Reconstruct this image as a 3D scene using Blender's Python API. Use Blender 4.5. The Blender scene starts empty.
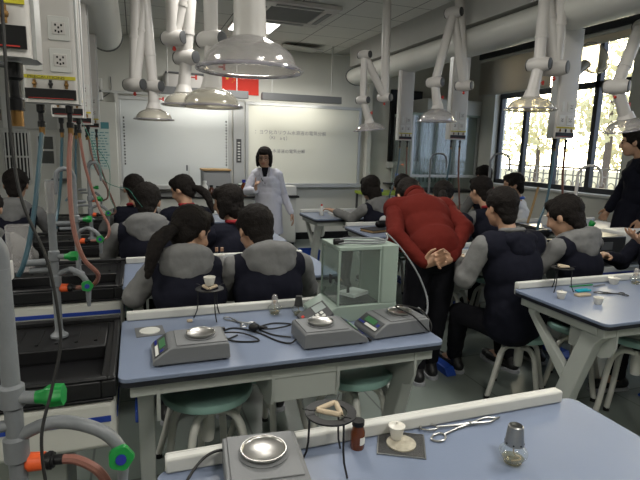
import bpy, bmesh, math, random
from mathutils import Vector, Matrix, Euler
from math import pi, sin, cos, radians
random.seed(7)
V = Vector
SC = bpy.context.scene
COL = SC.collection

# ------------------------------------------------------------------ camera
cam_d = bpy.data.cameras.new('camera')
cam_d.lens = 28.575; cam_d.sensor_width = 36; cam_d.clip_start = 0.02; cam_d.clip_end = 400
cam = bpy.data.objects.new('camera', cam_d); COL.objects.link(cam)
yaw, pit, rol = radians(19.97), radians(10.18), radians(1.52)
_f = V((sin(yaw)*cos(pit), cos(yaw)*cos(pit), -sin(pit)))
_r = V((cos(yaw), -sin(yaw), 0)); _u = _r.cross(_f)
_r2 = cos(rol)*_r + sin(rol)*_u; _u2 = -sin(rol)*_r + cos(rol)*_u
M = Matrix((_r2, _u2, -_f)).transposed().to_4x4(); M.translation = V((0, 0, 1.55))
cam.matrix_world = M
SC.camera = cam

# ------------------------------------------------------------------ world, light, exposure
SC.view_settings.view_transform = 'Standard'
SC.view_settings.look = 'None'
SC.view_settings.gamma = 1
SC.view_settings.use_curve_mapping = False
SC.view_settings.exposure = 0.0
world = bpy.data.worlds.new('sky'); SC.world = world; world.use_nodes = True
nt = world.node_tree; bg = nt.nodes['Background']
tc = nt.nodes.new('ShaderNodeTexCoord')
dot = nt.nodes.new('ShaderNodeVectorMath'); dot.operation = 'DOT_PRODUCT'
SUN = V((0.74, 0.665, 0.06)).normalized()
dot.inputs[1].default_value = SUN
nt.links.new(tc.outputs['Generated'], dot.inputs[0])
rmp = nt.nodes.new('ShaderNodeValToRGB')
rmp.color_ramp.elements[0].position = 0.60; rmp.color_ramp.elements[0].color = (0.66, 0.78, 1.0, 1)
rmp.color_ramp.elements[1].position = 0.995; rmp.color_ramp.elements[1].color = (1.0, 0.86, 0.58, 1)
nt.links.new(dot.outputs['Value'], rmp.inputs['Fac'])
st = nt.nodes.new('ShaderNodeMapRange')
st.inputs['From Min'].default_value = 0.90; st.inputs['From Max'].default_value = 1.0
st.inputs['To Min'].default_value = 3.2; st.inputs['To Max'].default_value = 22.0
nt.links.new(dot.outputs['Value'], st.inputs['Value'])
nt.links.new(rmp.outputs['Color'], bg.inputs['Color']); nt.links.new(st.outputs['Result'], bg.inputs['Strength'])

LAMP_POWER = 36      # ceiling panels: the one in view and the added fill panels
BOARD_POWER = 5      # the board lamps

def area_light(name, loc, rot, sx, sy, power, color, parent=None):
    l = bpy.data.lights.new(name, 'AREA'); l.shape = 'RECTANGLE'; l.size = sx; l.size_y = sy
    l.energy = power; l.color = color
    o = bpy.data.objects.new(name, l); COL.objects.link(o); o.location = loc; o.rotation_euler = rot
    if parent: o.parent = parent
    return o

# ------------------------------------------------------------------ materials
def mat(name, col, rough=0.6, metal=0.0, noise=0.0, nscale=8, bump=0.0, bscale=60, trans=0.0, ior=1.45, coat=0.0,
        emit=None, estr=0, alpha=1.0, spec=None, sheen=0.0):
    m = bpy.data.materials.new(name); m.use_nodes = True
    t = m.node_tree; b = t.nodes['Principled BSDF']
    b.inputs['Base Color'].default_value = (*col, 1); b.inputs['Roughness'].default_value = rough
    b.inputs['Metallic'].default_value = metal; b.inputs['Transmission Weight'].default_value = trans
    b.inputs['IOR'].default_value = ior; b.inputs['Coat Weight'].default_value = coat
    b.inputs['Alpha'].default_value = alpha
    if sheen: b.inputs['Sheen Weight'].default_value = sheen
    if spec is not None: b.inputs['Specular IOR Level'].default_value = spec
    if emit: b.inputs['Emission Color'].default_value = (*emit, 1); b.inputs['Emission Strength'].default_value = estr
    c = t.nodes.new('ShaderNodeTexCoord')
    if noise:
        n = t.nodes.new('ShaderNodeTexNoise'); n.inputs['Scale'].default_value = nscale; n.inputs['Detail'].default_value = 5
        r = t.nodes.new('ShaderNodeMix'); r.data_type = 'RGBA'
        r.inputs[6].default_value = tuple(max(0, x*(1-noise)) for x in col)+(1,)
        r.inputs[7].default_value = tuple(min(1, x*(1+noise)) for x in col)+(1,)
        t.links.new(c.outputs['Object'], n.inputs['Vector']); t.links.new(n.outputs['Fac'], r.inputs[0])
        t.links.new(r.outputs[2], b.inputs['Base Color'])
    if bump:
        n = t.nodes.new('ShaderNodeTexNoise'); n.inputs['Scale'].default_value = bscale; n.inputs['Detail'].default_value = 4
        bp = t.nodes.new('ShaderNodeBump'); bp.inputs['Strength'].default_value = bump; bp.inputs['Distance'].default_value = 0.01
        t.links.new(c.outputs['Object'], n.inputs['Vector']); t.links.new(n.outputs['Fac'], bp.inputs['Height'])
        t.links.new(bp.outputs['Normal'], b.inputs['Normal'])
    return m

def clear_mat(name, tint, rough=0.05, gloss=0.25, solid=0.1):
    """thin clear plastic or glass sheet: mostly see-through, a glossy coat, a little body"""
    m = bpy.data.materials.new(name); m.use_nodes = True
    t = m.node_tree; t.nodes.clear()
    out = t.nodes.new('ShaderNodeOutputMaterial')
    tr = t.nodes.new('ShaderNodeBsdfTransparent'); tr.inputs['Color'].default_value = (*tint, 1)
    df = t.nodes.new('ShaderNodeBsdfDiffuse'); df.inputs['Color'].default_value = (*[min(1, x*0.8) for x in tint], 1)
    gl = t.nodes.new('ShaderNodeBsdfGlossy'); gl.inputs['Roughness'].default_value = rough
    m1 = t.nodes.new('ShaderNodeMixShader'); m1.inputs[0].default_value = solid
    t.links.new(tr.outputs[0], m1.inputs[1]); t.links.new(df.outputs[0], m1.inputs[2])
    lw = t.nodes.new('ShaderNodeLayerWeight'); lw.inputs['Blend'].default_value = gloss
    m2 = t.nodes.new('ShaderNodeMixShader'); t.links.new(lw.outputs['Facing'], m2.inputs[0])
    t.links.new(m1.outputs[0], m2.inputs[1]); t.links.new(gl.outputs[0], m2.inputs[2])
    t.links.new(m2.outputs[0], out.inputs[0])
    return m

def grid_mat(name, col, line, size, lw, rough, noise=0.1, off=(0, 0)):
    """square tiles with joints, on object coordinates in metres"""
    m = mat(name, col, rough); t = m.node_tree; b = t.nodes['Principled BSDF']
    c = t.nodes.new('ShaderNodeTexCoord'); mp = t.nodes.new('ShaderNodeMapping')
    mp.inputs['Location'].default_value = (off[0], off[1], 0)
    br = t.nodes.new('ShaderNodeTexBrick'); br.offset = 0; br.inputs['Scale'].default_value = 1
    br.inputs['Brick Width'].default_value = size; br.inputs['Row Height'].default_value = size
    br.inputs['Mortar Size'].default_value = lw; br.inputs['Mortar Smooth'].default_value = 0.2
    n = t.nodes.new('ShaderNodeTexNoise'); n.inputs['Scale'].default_value = 5; n.inputs['Detail'].default_value = 6
    mx = t.nodes.new('ShaderNodeMix'); mx.data_type = 'RGBA'
    mx.inputs[6].default_value = tuple(x*(1-noise) for x in col)+(1,); mx.inputs[7].default_value = tuple(min(1, x*(1+noise)) for x in col)+(1,)
    t.links.new(c.outputs['Object'], mp.inputs['Vector']); t.links.new(mp.outputs[0], br.inputs['Vector'])
    t.links.new(c.outputs['Object'], n.inputs['Vector']); t.links.new(n.outputs['Fac'], mx.inputs[0])
    t.links.new(mx.outputs[2], br.inputs['Color1']); t.links.new(mx.outputs[2], br.inputs['Color2'])
    br.inputs['Mortar'].default_value = (*line, 1)
    t.links.new(br.outputs['Color'], b.inputs['Base Color'])
    return m

MT = dict(
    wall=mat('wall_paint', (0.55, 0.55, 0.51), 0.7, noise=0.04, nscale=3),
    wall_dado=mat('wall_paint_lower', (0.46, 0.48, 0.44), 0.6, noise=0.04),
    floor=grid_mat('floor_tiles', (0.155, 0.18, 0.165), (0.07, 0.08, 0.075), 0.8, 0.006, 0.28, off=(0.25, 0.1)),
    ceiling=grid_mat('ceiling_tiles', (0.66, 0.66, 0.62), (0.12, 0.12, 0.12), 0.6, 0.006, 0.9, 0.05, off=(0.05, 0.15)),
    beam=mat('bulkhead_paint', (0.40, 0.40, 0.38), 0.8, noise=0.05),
    board=mat('whiteboard', (0.60, 0.60, 0.53), 0.25, noise=0.03, nscale=2),
    board2=mat('projection_board', (0.54, 0.565, 0.565), 0.3, noise=0.03, nscale=2),
    alu=mat('aluminium', (0.45, 0.46, 0.46), 0.4, metal=0.5),
    dark_alu=mat('dark_aluminium', (0.03, 0.032, 0.037), 0.45, metal=0.2),
    black=mat('black_plastic', (0.006, 0.006, 0.007), 0.4, spec=0.3),
    rubber=mat('black_rubber', (0.006, 0.006, 0.006), 0.6),
    epoxy=mat('black_epoxy', (0.010, 0.010, 0.011), 0.38, spec=0.35, noise=0.2),
    white=mat('white_plastic', (0.52, 0.52, 0.50), 0.45, noise=0.04),
    arm=mat('cream_plastic', (0.50, 0.48, 0.46), 0.4, noise=0.04),
    white_lam=mat('white_laminate', (0.50, 0.50, 0.46), 0.5, noise=0.05),
    rail=mat('white_rail', (0.52, 0.52, 0.49), 0.5),
    frame=mat('grey_painted_steel', (0.38, 0.40, 0.375), 0.5, noise=0.06),
    top=mat('blue_laminate', (0.165, 0.20, 0.28), 0.33, noise=0.06, nscale=5, bump=0.04, bscale=180),
    top_edge=mat('dark_laminate_edge', (0.010, 0.011, 0.016), 0.4),
    seat=mat('mint_plastic', (0.25, 0.41, 0.365), 0.33, noise=0.06, bump=0.05, bscale=40),
    grey=mat('grey_plastic', (0.14, 0.145, 0.15), 0.5, noise=0.04, bump=0.04, bscale=200),
    dgrey=mat('dark_grey_plastic', (0.05, 0.052, 0.055), 0.5),
    pipe=mat('grey_coated_pipe', (0.15, 0.16, 0.17), 0.42, noise=0.12, nscale=30, bump=0.15, bscale=70),
    balance=mat('pale_green_enamel', (0.25, 0.31, 0.27), 0.5, noise=0.04),
    steel=mat('stainless_steel', (0.46, 0.45, 0.43), 0.30, metal=1.0),
    steel_d=mat('brushed_metal', (0.34, 0.34, 0.33), 0.35, metal=1.0, noise=0.1, nscale=20),
    iron=mat('black_iron', (0.012, 0.012, 0.013), 0.5, metal=0.3),
    clay=mat('pipeclay', (0.42, 0.34, 0.24), 0.8, noise=0.15, nscale=50, bump=0.3),
    porcelain=mat('porcelain', (0.62, 0.60, 0.54), 0.3),
    gauze=mat('wire_gauze', (0.035, 0.035, 0.035), 0.6, noise=0.3, nscale=150, bump=0.4, bscale=300),
    ceramic=mat('speckled_ceramic_disc', (0.36, 0.33, 0.26), 0.8, noise=0.55, nscale=60),
    amber=mat('amber_glass', (0.10, 0.025, 0.006), 0.08, spec=0.6),
    paper=mat('paper', (0.62, 0.62, 0.58), 0.7),
    ink=mat('black_ink', (0.02, 0.02, 0.025), 0.7),
    marker=mat('marker_ink', (0.18, 0.18, 0.20), 0.7),
    green=mat('green_plastic', (0.005, 0.20, 0.035), 0.35),
    blue_cap=mat('blue_plastic', (0.01, 0.018, 0.22), 0.4),
    orange=mat('orange_plastic', (0.62, 0.09, 0.02), 0.45, noise=0.1, nscale=60),
    yellow=mat('yellow_label', (0.50, 0.44, 0.02), 0.6),
    red=mat('red_plastic', (0.45, 0.03, 0.02), 0.45),
    flag=mat('red_flag_cloth', (0.62, 0.035, 0.02), 0.7, noise=0.06),
    gold=mat('flag_gold', (0.75, 0.45, 0.03), 0.7),
    brass=mat('brass', (0.19, 0.105, 0.035), 0.45, metal=0.8),
    stripe=mat('blue_stripe', (0.012, 0.04, 0.26), 0.5),
    teal_hose=mat('teal_hose', (0.03, 0.075, 0.10), 0.35),
    pink_hose=mat('pink_hose', (0.20, 0.085, 0.065), 0.35),
    brown_hose=mat('brown_hose', (0.12, 0.05, 0.035), 0.4),
    wire_green=mat('green_wire', (0.01, 0.13, 0.09), 0.5),
    blue_bin=mat('blue_bin', (0.01, 0.05, 0.30), 0.5),
    cyan=mat('teal_grip', (0.01, 0.30, 0.38), 0.4),
    skin=mat('skin', (0.38, 0.225, 0.145), 0.5, noise=0.07, nscale=14),
    skin_d=mat('skin_tan', (0.36, 0.20, 0.13), 0.5, noise=0.07, nscale=14),
    lips=mat('lips', (0.30, 0.09, 0.07), 0.5),
    hair=mat('black_hair', (0.010, 0.008, 0.007), 0.75, noise=0.4, nscale=40, bump=0.6, bscale=110, spec=0.15),
    navy=mat('navy_cloth', (0.0075, 0.008, 0.0145), 0.9, noise=0.15, nscale=18, bump=0.35, bscale=16, spec=0.15),
    grey_knit=mat('grey_sweatshirt', (0.150, 0.150, 0.148), 0.95, noise=0.14, nscale=35, bump=0.5, bscale=18, spec=0.1),
    dark_cloth=mat('black_cloth', (0.008, 0.008, 0.011), 0.9, bump=0.3, bscale=14, spec=0.15),
    red_knit=mat('dark_red_sweater', (0.090, 0.012, 0.009), 0.95, noise=0.12, nscale=40, bump=0.45, bscale=14, spec=0.1),
    red_trim=mat('red_collar', (0.26, 0.012, 0.018), 0.8),
    coat=mat('white_lab_coat', (0.52, 0.52, 0.59), 0.85, noise=0.05, bump=0.4, bscale=12),
    white_shirt=mat('pale_shirt', (0.55, 0.55, 0.56), 0.85, bump=0.3, bscale=14),
    blue_collar=mat('blue_collar', (0.03, 0.10, 0.45), 0.8),
    shoe=mat('black_shoe', (0.008, 0.008, 0.009), 0.5),
    sole=mat('grey_sole', (0.28, 0.29, 0.31), 0.6),
    glass=clear_mat('clear_glass', (0.93, 0.95, 0.94), 0.03, 0.12, 0.03),
    pane=clear_mat('window_glass', (0.97, 0.98, 0.98), 0.02, 0.06, 0.01),
    fume_glass=clear_mat('cupboard_glass', (0.78, 0.84, 0.82), 0.06, 0.2, 0.16),
    balance_glass=clear_mat('balance_glass', (0.88, 0.92, 0.90), 0.05, 0.08, 0.05),
    hood=clear_mat('clear_hood_plastic', (0.90, 0.88, 0.87), 0.12, 0.16, 0.24),
    hood_amber=clear_mat('smoky_hood_plastic', (0.86, 0.83, 0.74), 0.12, 0.18, 0.42),
    hood_rim=clear_mat('hood_rim_plastic', (0.74, 0.72, 0.78), 0.10, 0.30, 0.35),
    liquid=clear_mat('pale_spirit', (0.90, 0.86, 0.72), 0.05, 0.2, 0.05),
    lit=mat('lit_panel', (0.9, 0.9, 0.9), 0.5, emit=(1, 0.97, 0.90), estr=7),
    lit_soft=mat('board_lamp_tube', (0.9, 0.9, 0.9), 0.5, emit=(1, 0.96, 0.88), estr=3),
    screen=mat('lcd_green', (0.04, 0.10, 0.05), 0.3, emit=(0.03, 0.20, 0.05), estr=0.25),
    lcd_pale=mat('lcd_pale', (0.30, 0.34, 0.33), 0.15),
    orange_led=mat('orange_led', (0.8, 0.1, 0.02), 0.5, emit=(1, 0.15, 0.03), estr=2),
    blue_led=mat('blue_led', (0.02, 0.1, 0.8), 0.5, emit=(0.02, 0.15, 1), estr=1),
    blind=mat('roller_blind_cloth', (0.30, 0.29, 0.26), 0.9, noise=0.04),
    shadow_band=mat('painted_shadow_band', (0.035, 0.036, 0.04), 0.7),
    duct=mat('duct_plastic', (0.62, 0.62, 0.58), 0.35, noise=0.05, nscale=3),
    poster=mat('poster_paper', (0.42, 0.50, 0.47), 0.5),
    poster_teal=mat('poster_teal', (0.05, 0.18, 0.20), 0.5),
    tan=mat('tan_board', (0.34, 0.22, 0.10), 0.7),
    lime=mat('lime_worktop', (0.24, 0.32, 0.04), 0.5),
    lawn=mat('lawn', (0.34, 0.31, 0.18), 0.9, noise=0.3, nscale=2),
    bark=mat('tree_bark', (0.10, 0.07, 0.05), 0.9),
    guard=mat('white_guard_paint', (0.40, 0.37, 0.33), 0.6),
    dark_glass=mat('dark_glazing', (0.03, 0.035, 0.035), 0.2, noise=0.4, nscale=6),
    jar=mat('amber_reagent', (0.06, 0.02, 0.01), 0.15),
)

def leaf_mat():
    m = bpy.data.materials.new('tree_leaves'); m.use_nodes = True; t = m.node_tree; t.nodes.clear()
    out = t.nodes.new('ShaderNodeOutputMaterial'); d = t.nodes.new('ShaderNodeBsdfDiffuse'); l = t.nodes.new('ShaderNodeBsdfTranslucent'); x = t.nodes.new('ShaderNodeMixShader')
    x.inputs[0].default_value = .5
    d.inputs['Color'].default_value = (.55, .52, .34, 1); l.inputs['Color'].default_value = (.80, .72, .42, 1)
    t.links.new(d.outputs[0], x.inputs[1]); t.links.new(l.outputs[0], x.inputs[2]); t.links.new(x.outputs[0], out.inputs[0])
    return m
MT['leaf'] = leaf_mat()
def blind_mat():
    m = bpy.data.materials.new('blind_cloth'); m.use_nodes = True; t = m.node_tree; t.nodes.clear()
    out = t.nodes.new('ShaderNodeOutputMaterial'); d = t.nodes.new('ShaderNodeBsdfDiffuse'); l = t.nodes.new('ShaderNodeBsdfTranslucent'); x = t.nodes.new('ShaderNodeMixShader')
    x.inputs[0].default_value = .40
    d.inputs['Color'].default_value = (.46, .44, .40, 1); l.inputs['Color'].default_value = (.60, .55, .48, 1)
    t.links.new(d.outputs[0], x.inputs[1]); t.links.new(l.outputs[0], x.inputs[2]); t.links.new(x.outputs[0], out.inputs[0])
    return m
MT['blind'] = blind_mat()

# ------------------------------------------------------------------ mesh helpers
class MB:
    def __init__(s): s.v = []; s.f = []; s.m = []; s.mi = 0
    def _add(s, vs, fs):
        b = len(s.v); s.v += [tuple(p) for p in vs]; s.f += [tuple(b+i for i in f) for f in fs]; s.m += [s.mi]*len(fs); return s
    def mat(s, i): s.mi = i; return s
    def box(s, a, b, R=None):
        a, b = V(a), V(b)
        ps = [V((x, y, z)) for x in (a.x, b.x) for y in (a.y, b.y) for z in (a.z, b.z)]
        if R is not None: ps = [R @ p for p in ps]
        return s._add(ps, [(0, 1, 3, 2), (4, 6, 7, 5), (0, 4, 5, 1), (2, 3, 7, 6), (0, 2, 6, 4), (1, 5, 7, 3)])
    def rbox(s, a, b, r, n=4, axis='z', R=None):
        """box with rounded vertical (axis) edges"""
        a, b = V(a), V(b); k = {'x': 0, 'y': 1, 'z': 2}[axis]; i, j = [q for q in (0, 1, 2) if q != k]
        pts = []
        for cx, cy, a0 in ((b[i]-r, b[j]-r, 0), (a[i]+r, b[j]-r, pi/2), (a[i]+r, a[j]+r, pi), (b[i]-r, a[j]+r, 3*pi/2)):
            for q in range(n+1):
                t = a0+q*pi/2/n; pts.append((cx+r*cos(t), cy+r*sin(t)))
        return s.prism(pts, a[k], b[k], axis, R)
    def prism(s, pts, lo, hi, axis='z', R=None):
        k = {'x': 0, 'y': 1, 'z': 2}[axis]; i, j = [q for q in (0, 1, 2) if q != k]
        vs = []
        for h in (lo, hi):
            for p in pts:
                q = [0, 0, 0]; q[i] = p[0]; q[j] = p[1]; q[k] = h; q = V(q)
                vs.append(R @ q if R is not None else q)
        n = len(pts)
        return s._add(vs, [tuple(range(n))[::-1], tuple(range(n, 2*n))]+[(q, (q+1) % n, n+(q+1) % n, n+q) for q in range(n)])
    def cyl(s, p0, p1, r0, r1=None, n=16, cap=True):
        r1 = r0 if r1 is None else r1
        return s.tube([p0, p1], [r0, r1], n, cap)
    def tube(s, pts, r, n=10, cap=True, smooth=0):
        pts = [V(p) for p in pts]
        if smooth and len(pts) > 2:
            out = []; rr = []
            rl = r if isinstance(r, (list, tuple)) else [r]*len(pts)
            for i in range(len(pts)-1):
                p0 = pts[max(i-1, 0)]; p1 = pts[i]; p2 = pts[i+1]; p3 = pts[min(i+2, len(pts)-1)]
                for k in range(smooth):
                    t = k/smooth
                    out.append(0.5*((2*p1)+(p2-p0)*t+(2*p0-5*p1+4*p2-p3)*t*t+(3*p1-p0-3*p2+p3)*t**3)); rr.append(rl[i]*(1-t)+rl[i+1]*t)
            out.append(pts[-1]); rr.append(rl[-1]); pts, r = out, rr
        rl = r if isinstance(r, (list, tuple)) else [r]*len(pts)
        vs = []; d0 = (pts[1]-pts[0]).normalized()
        up = V((0, 0, 1)) if abs(d0.z) < 0.9 else V((1, 0, 0))
        x = d0.cross(up).normalized()
        for i, p in enumerate(pts):
            d = (pts[min(i+1, len(pts)-1)]-pts[max(i-1, 0)]).normalized()
            x = (x-d*x.dot(d)).normalized(); y = d.cross(x)
            vs += [p+rl[i]*(cos(2*pi*q/n)*x+sin(2*pi*q/n)*y) for q in range(n)]
        fs = [(i*n+q, i*n+(q+1) % n, (i+1)*n+(q+1) % n, (i+1)*n+q) for i in range(len(pts)-1) for q in range(n)]
        if cap: fs += [tuple(range(n))[::-1], tuple(range((len(pts)-1)*n, len(pts)*n))]
        return s._add(vs, fs)
    def lathe(s, prof, o=(0, 0, 0), n=24, R=None, close=False):
        """profile of (r, z) turned about z"""
        o = V(o); vs = []
        for r, z in prof:
            for q in range(n):
                p = V((r*cos(2*pi*q/n), r*sin(2*pi*q/n), z)); vs.append(o+(R @ p if R is not None else p))
        m = len(prof)
        fs = [(i*n+q, i*n+(q+1) % n, (i+1)*n+(q+1) % n, (i+1)*n+q) for i in range(m-1) for q in range(n)]
        if close: fs += [((m-1)*n+q, (m-1)*n+(q+1) % n, (q+1) % n, q) for q in range(n)]
        return s._add(vs, fs)
    def ell(s, c, r, R=None, n=16, k=10):
        c = V(c); vs = []
        r = (r, r, r) if not isinstance(r, (tuple, list)) else r
        for i in range(1, k):
            t = pi*i/k
            for q in range(n):
                p = V((r[0]*sin(t)*cos(2*pi*q/n), r[1]*sin(t)*sin(2*pi*q/n), r[2]*cos(t))); vs.append(c+(R @ p if R is not None else p))
        a = V((0, 0, r[2]))
        a = R @ a if R is not None else a
        vs += [c+a, c-a]; T = (k-1)*n
        fs = [(i*n+q, (i+1)*n+q, (i+1)*n+(q+1) % n, i*n+(q+1) % n) for i in range(k-2) for q in range(n)]
        fs += [(T, q, (q+1) % n) for q in range(n)]+[(T+1, (k-2)*n+(q+1) % n, (k-2)*n+q) for q in range(n)]
        return s._add(vs, fs)
    def cap(s, p0, p1, r0, r1=None, n=12):
        r1 = r0 if r1 is None else r1
        p0, p1 = V(p0), V(p1); d = p1-p0; L = d.length
        if L < 1e-5: return s.ell(p0, r0)
        d /= L; pts = []; rs = []
        for a in (80, 60, 35, 12): pts.append(p0-d*r0*sin(radians(a))); rs.append(r0*cos(radians(a)))
        for t in (0, .5, 1): pts.append(p0+d*L*t); rs.append(r0+(r1-r0)*t)
        for a in (12, 35, 60, 80): pts.append(p1+d*r1*sin(radians(a))); rs.append(r1*cos(radians(a)))
        return s.tube(pts, rs, n)
    def torus(s, c, R_, r, R=None, n=32, k=8):
        c = V(c); vs = []
        for i in range(n):
            a = 2*pi*i/n
            for j in range(k):
                b = 2*pi*j/k; p = V(((R_+r*cos(b))*cos(a), (R_+r*cos(b))*sin(a), r*sin(b))); vs.append(c+(R @ p if R is not None else p))
        return s._add(vs, [(i*k+j, ((i+1) % n)*k+j, ((i+1) % n)*k+(j+1) % k, i*k+(j+1) % k) for i in range(n) for j in range(k)])
    def build(s, name, m, parent=None, smooth=True, bevel=0.0, loc=None):
        me = bpy.data.meshes.new(name); me.from_pydata(s.v, [], s.f)
        ms = m if isinstance(m, (list, tuple)) else [m]
        for q in ms: me.materials.append(MT[q] if isinstance(q, str) else q)
        me.polygons.foreach_set('material_index', s.m)
        bm = bmesh.new(); bm.from_mesh(me); bmesh.ops.recalc_face_normals(bm, faces=bm.faces); bm.to_mesh(me); bm.free()
        if smooth:
            me.polygons.foreach_set('use_smooth', [True]*len(me.polygons))
            me.set_sharp_from_angle(angle=radians(40))
        o = bpy.data.objects.new(name, me); COL.objects.link(o)
        if parent: o.parent = parent
        if loc: o.location = loc
        if bevel:
            b = o.modifiers.new('b', 'BEVEL'); b.width = bevel; b.segments = 2; b.limit_method = 'ANGLE'; b.harden_normals = False
        return o

def thing(name, label, cat, loc=(0, 0, 0), rz=0.0, group=None, kind=None):
    o = bpy.data.objects.new(name, None); COL.objects.link(o); o.empty_display_size = 0.05
    o.location = loc; o.rotation_euler = (0, 0, rz)
    return tag(o, label, cat, group, kind)
def tag(o, label, cat, group=None, kind=None):
    if label: o['label'] = label
    if cat: o['category'] = cat
    if group: o['group'] = group
    if kind: o['kind'] = kind
    return o
def struct(o): o['kind'] = 'structure'; return o
def dup(root, label=None, loc=None, rz=None):
    r = root.copy(); COL.objects.link(r)
    if label: r['label'] = label
    if loc is not None: r.location = loc
    if rz is not None: r.rotation_euler = (0, 0, rz)
    for ch in list(root.children):
        c = ch.copy(); COL.objects.link(c); c.parent = r
        for g in list(ch.children):
            d = g.copy(); COL.objects.link(d); d.parent = c
    return r
def text(body, size, m, name, parent=None, loc=(0, 0, 0), rot=(0, 0, 0), extrude=0.0006, align='LEFT', sx=1.0):
    c = bpy.data.curves.new(name, 'FONT'); c.body = body; c.size = size; c.extrude = extrude; c.align_x = align
    t = bpy.data.objects.new(name+'_tmp', c); COL.objects.link(t)
    dg = bpy.context.evaluated_depsgraph_get(); me = bpy.data.meshes.new_from_object(t.evaluated_get(dg))
    bpy.data.objects.remove(t); me.materials.clear(); me.materials.append(MT[m])
    o = bpy.data.objects.new(name, me); COL.objects.link(o); o.location = loc; o.rotation_euler = rot; o.scale = (sx, 1, 1)
    if parent: o.parent = parent
    return o

# ------------------------------------------------------------------ the room
FY, RX, LX, BY, CZ = 8.27, 5.65, -3.2, -2.6, 3.1
struct(MB().box((LX-.2, BY-.2, -.12), (RX+.25, FY+.2, 0)).build('floor', 'floor', smooth=False))
struct(MB().box((LX-.2, BY-.2, CZ), (3.16, FY+.2, CZ+.1)).build('ceiling', 'ceiling', smooth=False))
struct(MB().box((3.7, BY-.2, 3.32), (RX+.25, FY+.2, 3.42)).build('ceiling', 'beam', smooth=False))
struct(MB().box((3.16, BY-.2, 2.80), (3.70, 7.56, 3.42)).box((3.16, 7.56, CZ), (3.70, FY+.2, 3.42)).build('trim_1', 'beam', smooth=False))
w = MB().box((LX-.2, FY, 0), (RX+.25, FY+.2, 3.42)); struct(w.build('wall_front', 'wall', smooth=False))
struct(MB().box((LX-.2, BY-.2, 0), (RX+.25, BY, 3.42)).build('wall_back', 'wall', smooth=False))
struct(MB().box((LX-.2, BY, 0), (LX, FY, 3.3)).build('wall_left', 'wall', smooth=False))
W1 = (4.73, 7.22); W2 = (0.9, 3.9); WZ = (1.06, 3.14)
w = MB()
for a, b in ((BY, W2[0]), (W2[1], W1[0]), (W1[1], FY)): w.box((RX, a, 0), (RX+.25, b, 3.42))
for a, b in (W1, W2): w.box((RX, a, 0), (RX+.25, b, WZ[0])).box((RX, a, WZ[1]), (RX+.25, b, 3.42))
struct(w.build('wall_right', 'wall', smooth=False))
struct(MB().box((2.4, FY-.03, 0), (RX, FY, .12)).box((-3, FY-.03, 0), (.2, FY, .12)).build('baseboard_front', 'black', smooth=False))
struct(MB().box((RX-.02, BY, 0), (RX, FY-.03, .12)).build('baseboard_right', 'black', smooth=False))
struct(MB().box((-.74, 7.98, 0), (-.24, FY, 2.12)).build('trim_2', 'white_lam', bevel=.006))
struct(MB().box((3.78, 8.15, 0), (3.86, FY, 2.9)).build('trim_3', 'wall', bevel=.004))

def window(n, Y0, Y1, ys, zt):
    X = RX+.10; f = .06
    root = MB()
    root.box((X, Y0, WZ[0]), (X+.07, Y1, WZ[0]+.07)).box((X, Y0, WZ[1]-.06), (X+.07, Y1, WZ[1]))
    root.box((X, Y0, WZ[0]), (X+.07, Y0+f, WZ[1])).box((X, Y1-f, WZ[0]), (X+.07, Y1, WZ[1]))
    for y in ys: root.box((X-.005, y-.035, WZ[0]), (X+.075, y+.035, WZ[1]))
    root.box((X-.005, Y0, zt-.04), (X+.075, Y1, zt+.04))
    o = struct(root.build('window_%d' % n, 'dark_alu', smooth=False, bevel=.004))
    ed = [Y0]+list(ys)+[Y1]
    for a, b in zip(ed[:-1], ed[1:]):
        for z0, z1 in ((WZ[0]+.07, zt-.04), (zt+.04, WZ[1]-.06)):
            MB().box((X+.03, a+.03, z0), (X+.036, b-.03, z1)).build('window_pane', 'pane', o, smooth=False)
    MB().box((RX-.06, Y0-.04, WZ[0]-.04), (X, Y1+.04, WZ[0]-.002)).build('window_sill', 'white', o, bevel=.006)
    return o
window(1, *W1, (5.30, 5.95, 6.60), 2.48)
window(2, *W2, (1.6, 2.4, 3.1), 2.48)  # window out of view, added to bring soft light from the right
# shadow band above the windows, painted as a dark box
struct(MB().box((RX-.10, 4.5, 3.10), (RX-.002, 7.6, 3.30)).build('shadow_strip', 'shadow_band', smooth=False))

def blind(Y0, Y1, zb, lab):
    t = thing('roller_blind', lab, 'blind', (RX-.05, (Y0+Y1)/2, zb), group='roller blinds of the window')
    h = (Y1-Y0)/2
    MB().box((-.004, -h, 0), (.004, h, 3.08-zb)).build('blind_cloth', 'blind', t, smooth=False)
    MB().cyl((0, -h, 3.08-zb), (0, h, 3.08-zb), .03, n=12).build('roller', 'white', t)
    MB().box((-.012, -h, -.025), (.012, h, 0)).build('bottom_bar', 'white', t, bevel=.003)
blind(5.98, 7.60, 2.52, 'beige roller blind pulled half way down beside the glass fume cupboard')
blind(4.66, 5.95, 2.98, 'beige roller blind nearly rolled up above the bright trees')

# window guard outside
g = thing('window_guard', 'ornamental white iron guard rail outside the bright window', 'railing', (RX+.55, 5.97, .95))
b = MB().box((-.015, -1.5, .02), (.015, 1.5, .05)).box((-.015, -1.5, .40), (.015, 1.5, .43)).box((-.015, -1.5, .30), (.015, 1.5, .315))
b.build('rail', 'guard', g, smooth=False)
for i in range(21):
    y = -1.5+i*.15
    MB().box((-.008, y-.008, -1.0), (.008, y+.008, .42)).build('bar', 'guard', g, smooth=False)
b = MB()
for i in range(20):
    b.torus((0, -1.425+i*.15, .175), .055, .007, Matrix.Rotation(pi/2, 3, 'Y'), 16, 5)
b.build('scrollwork', 'guard', g)

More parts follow.
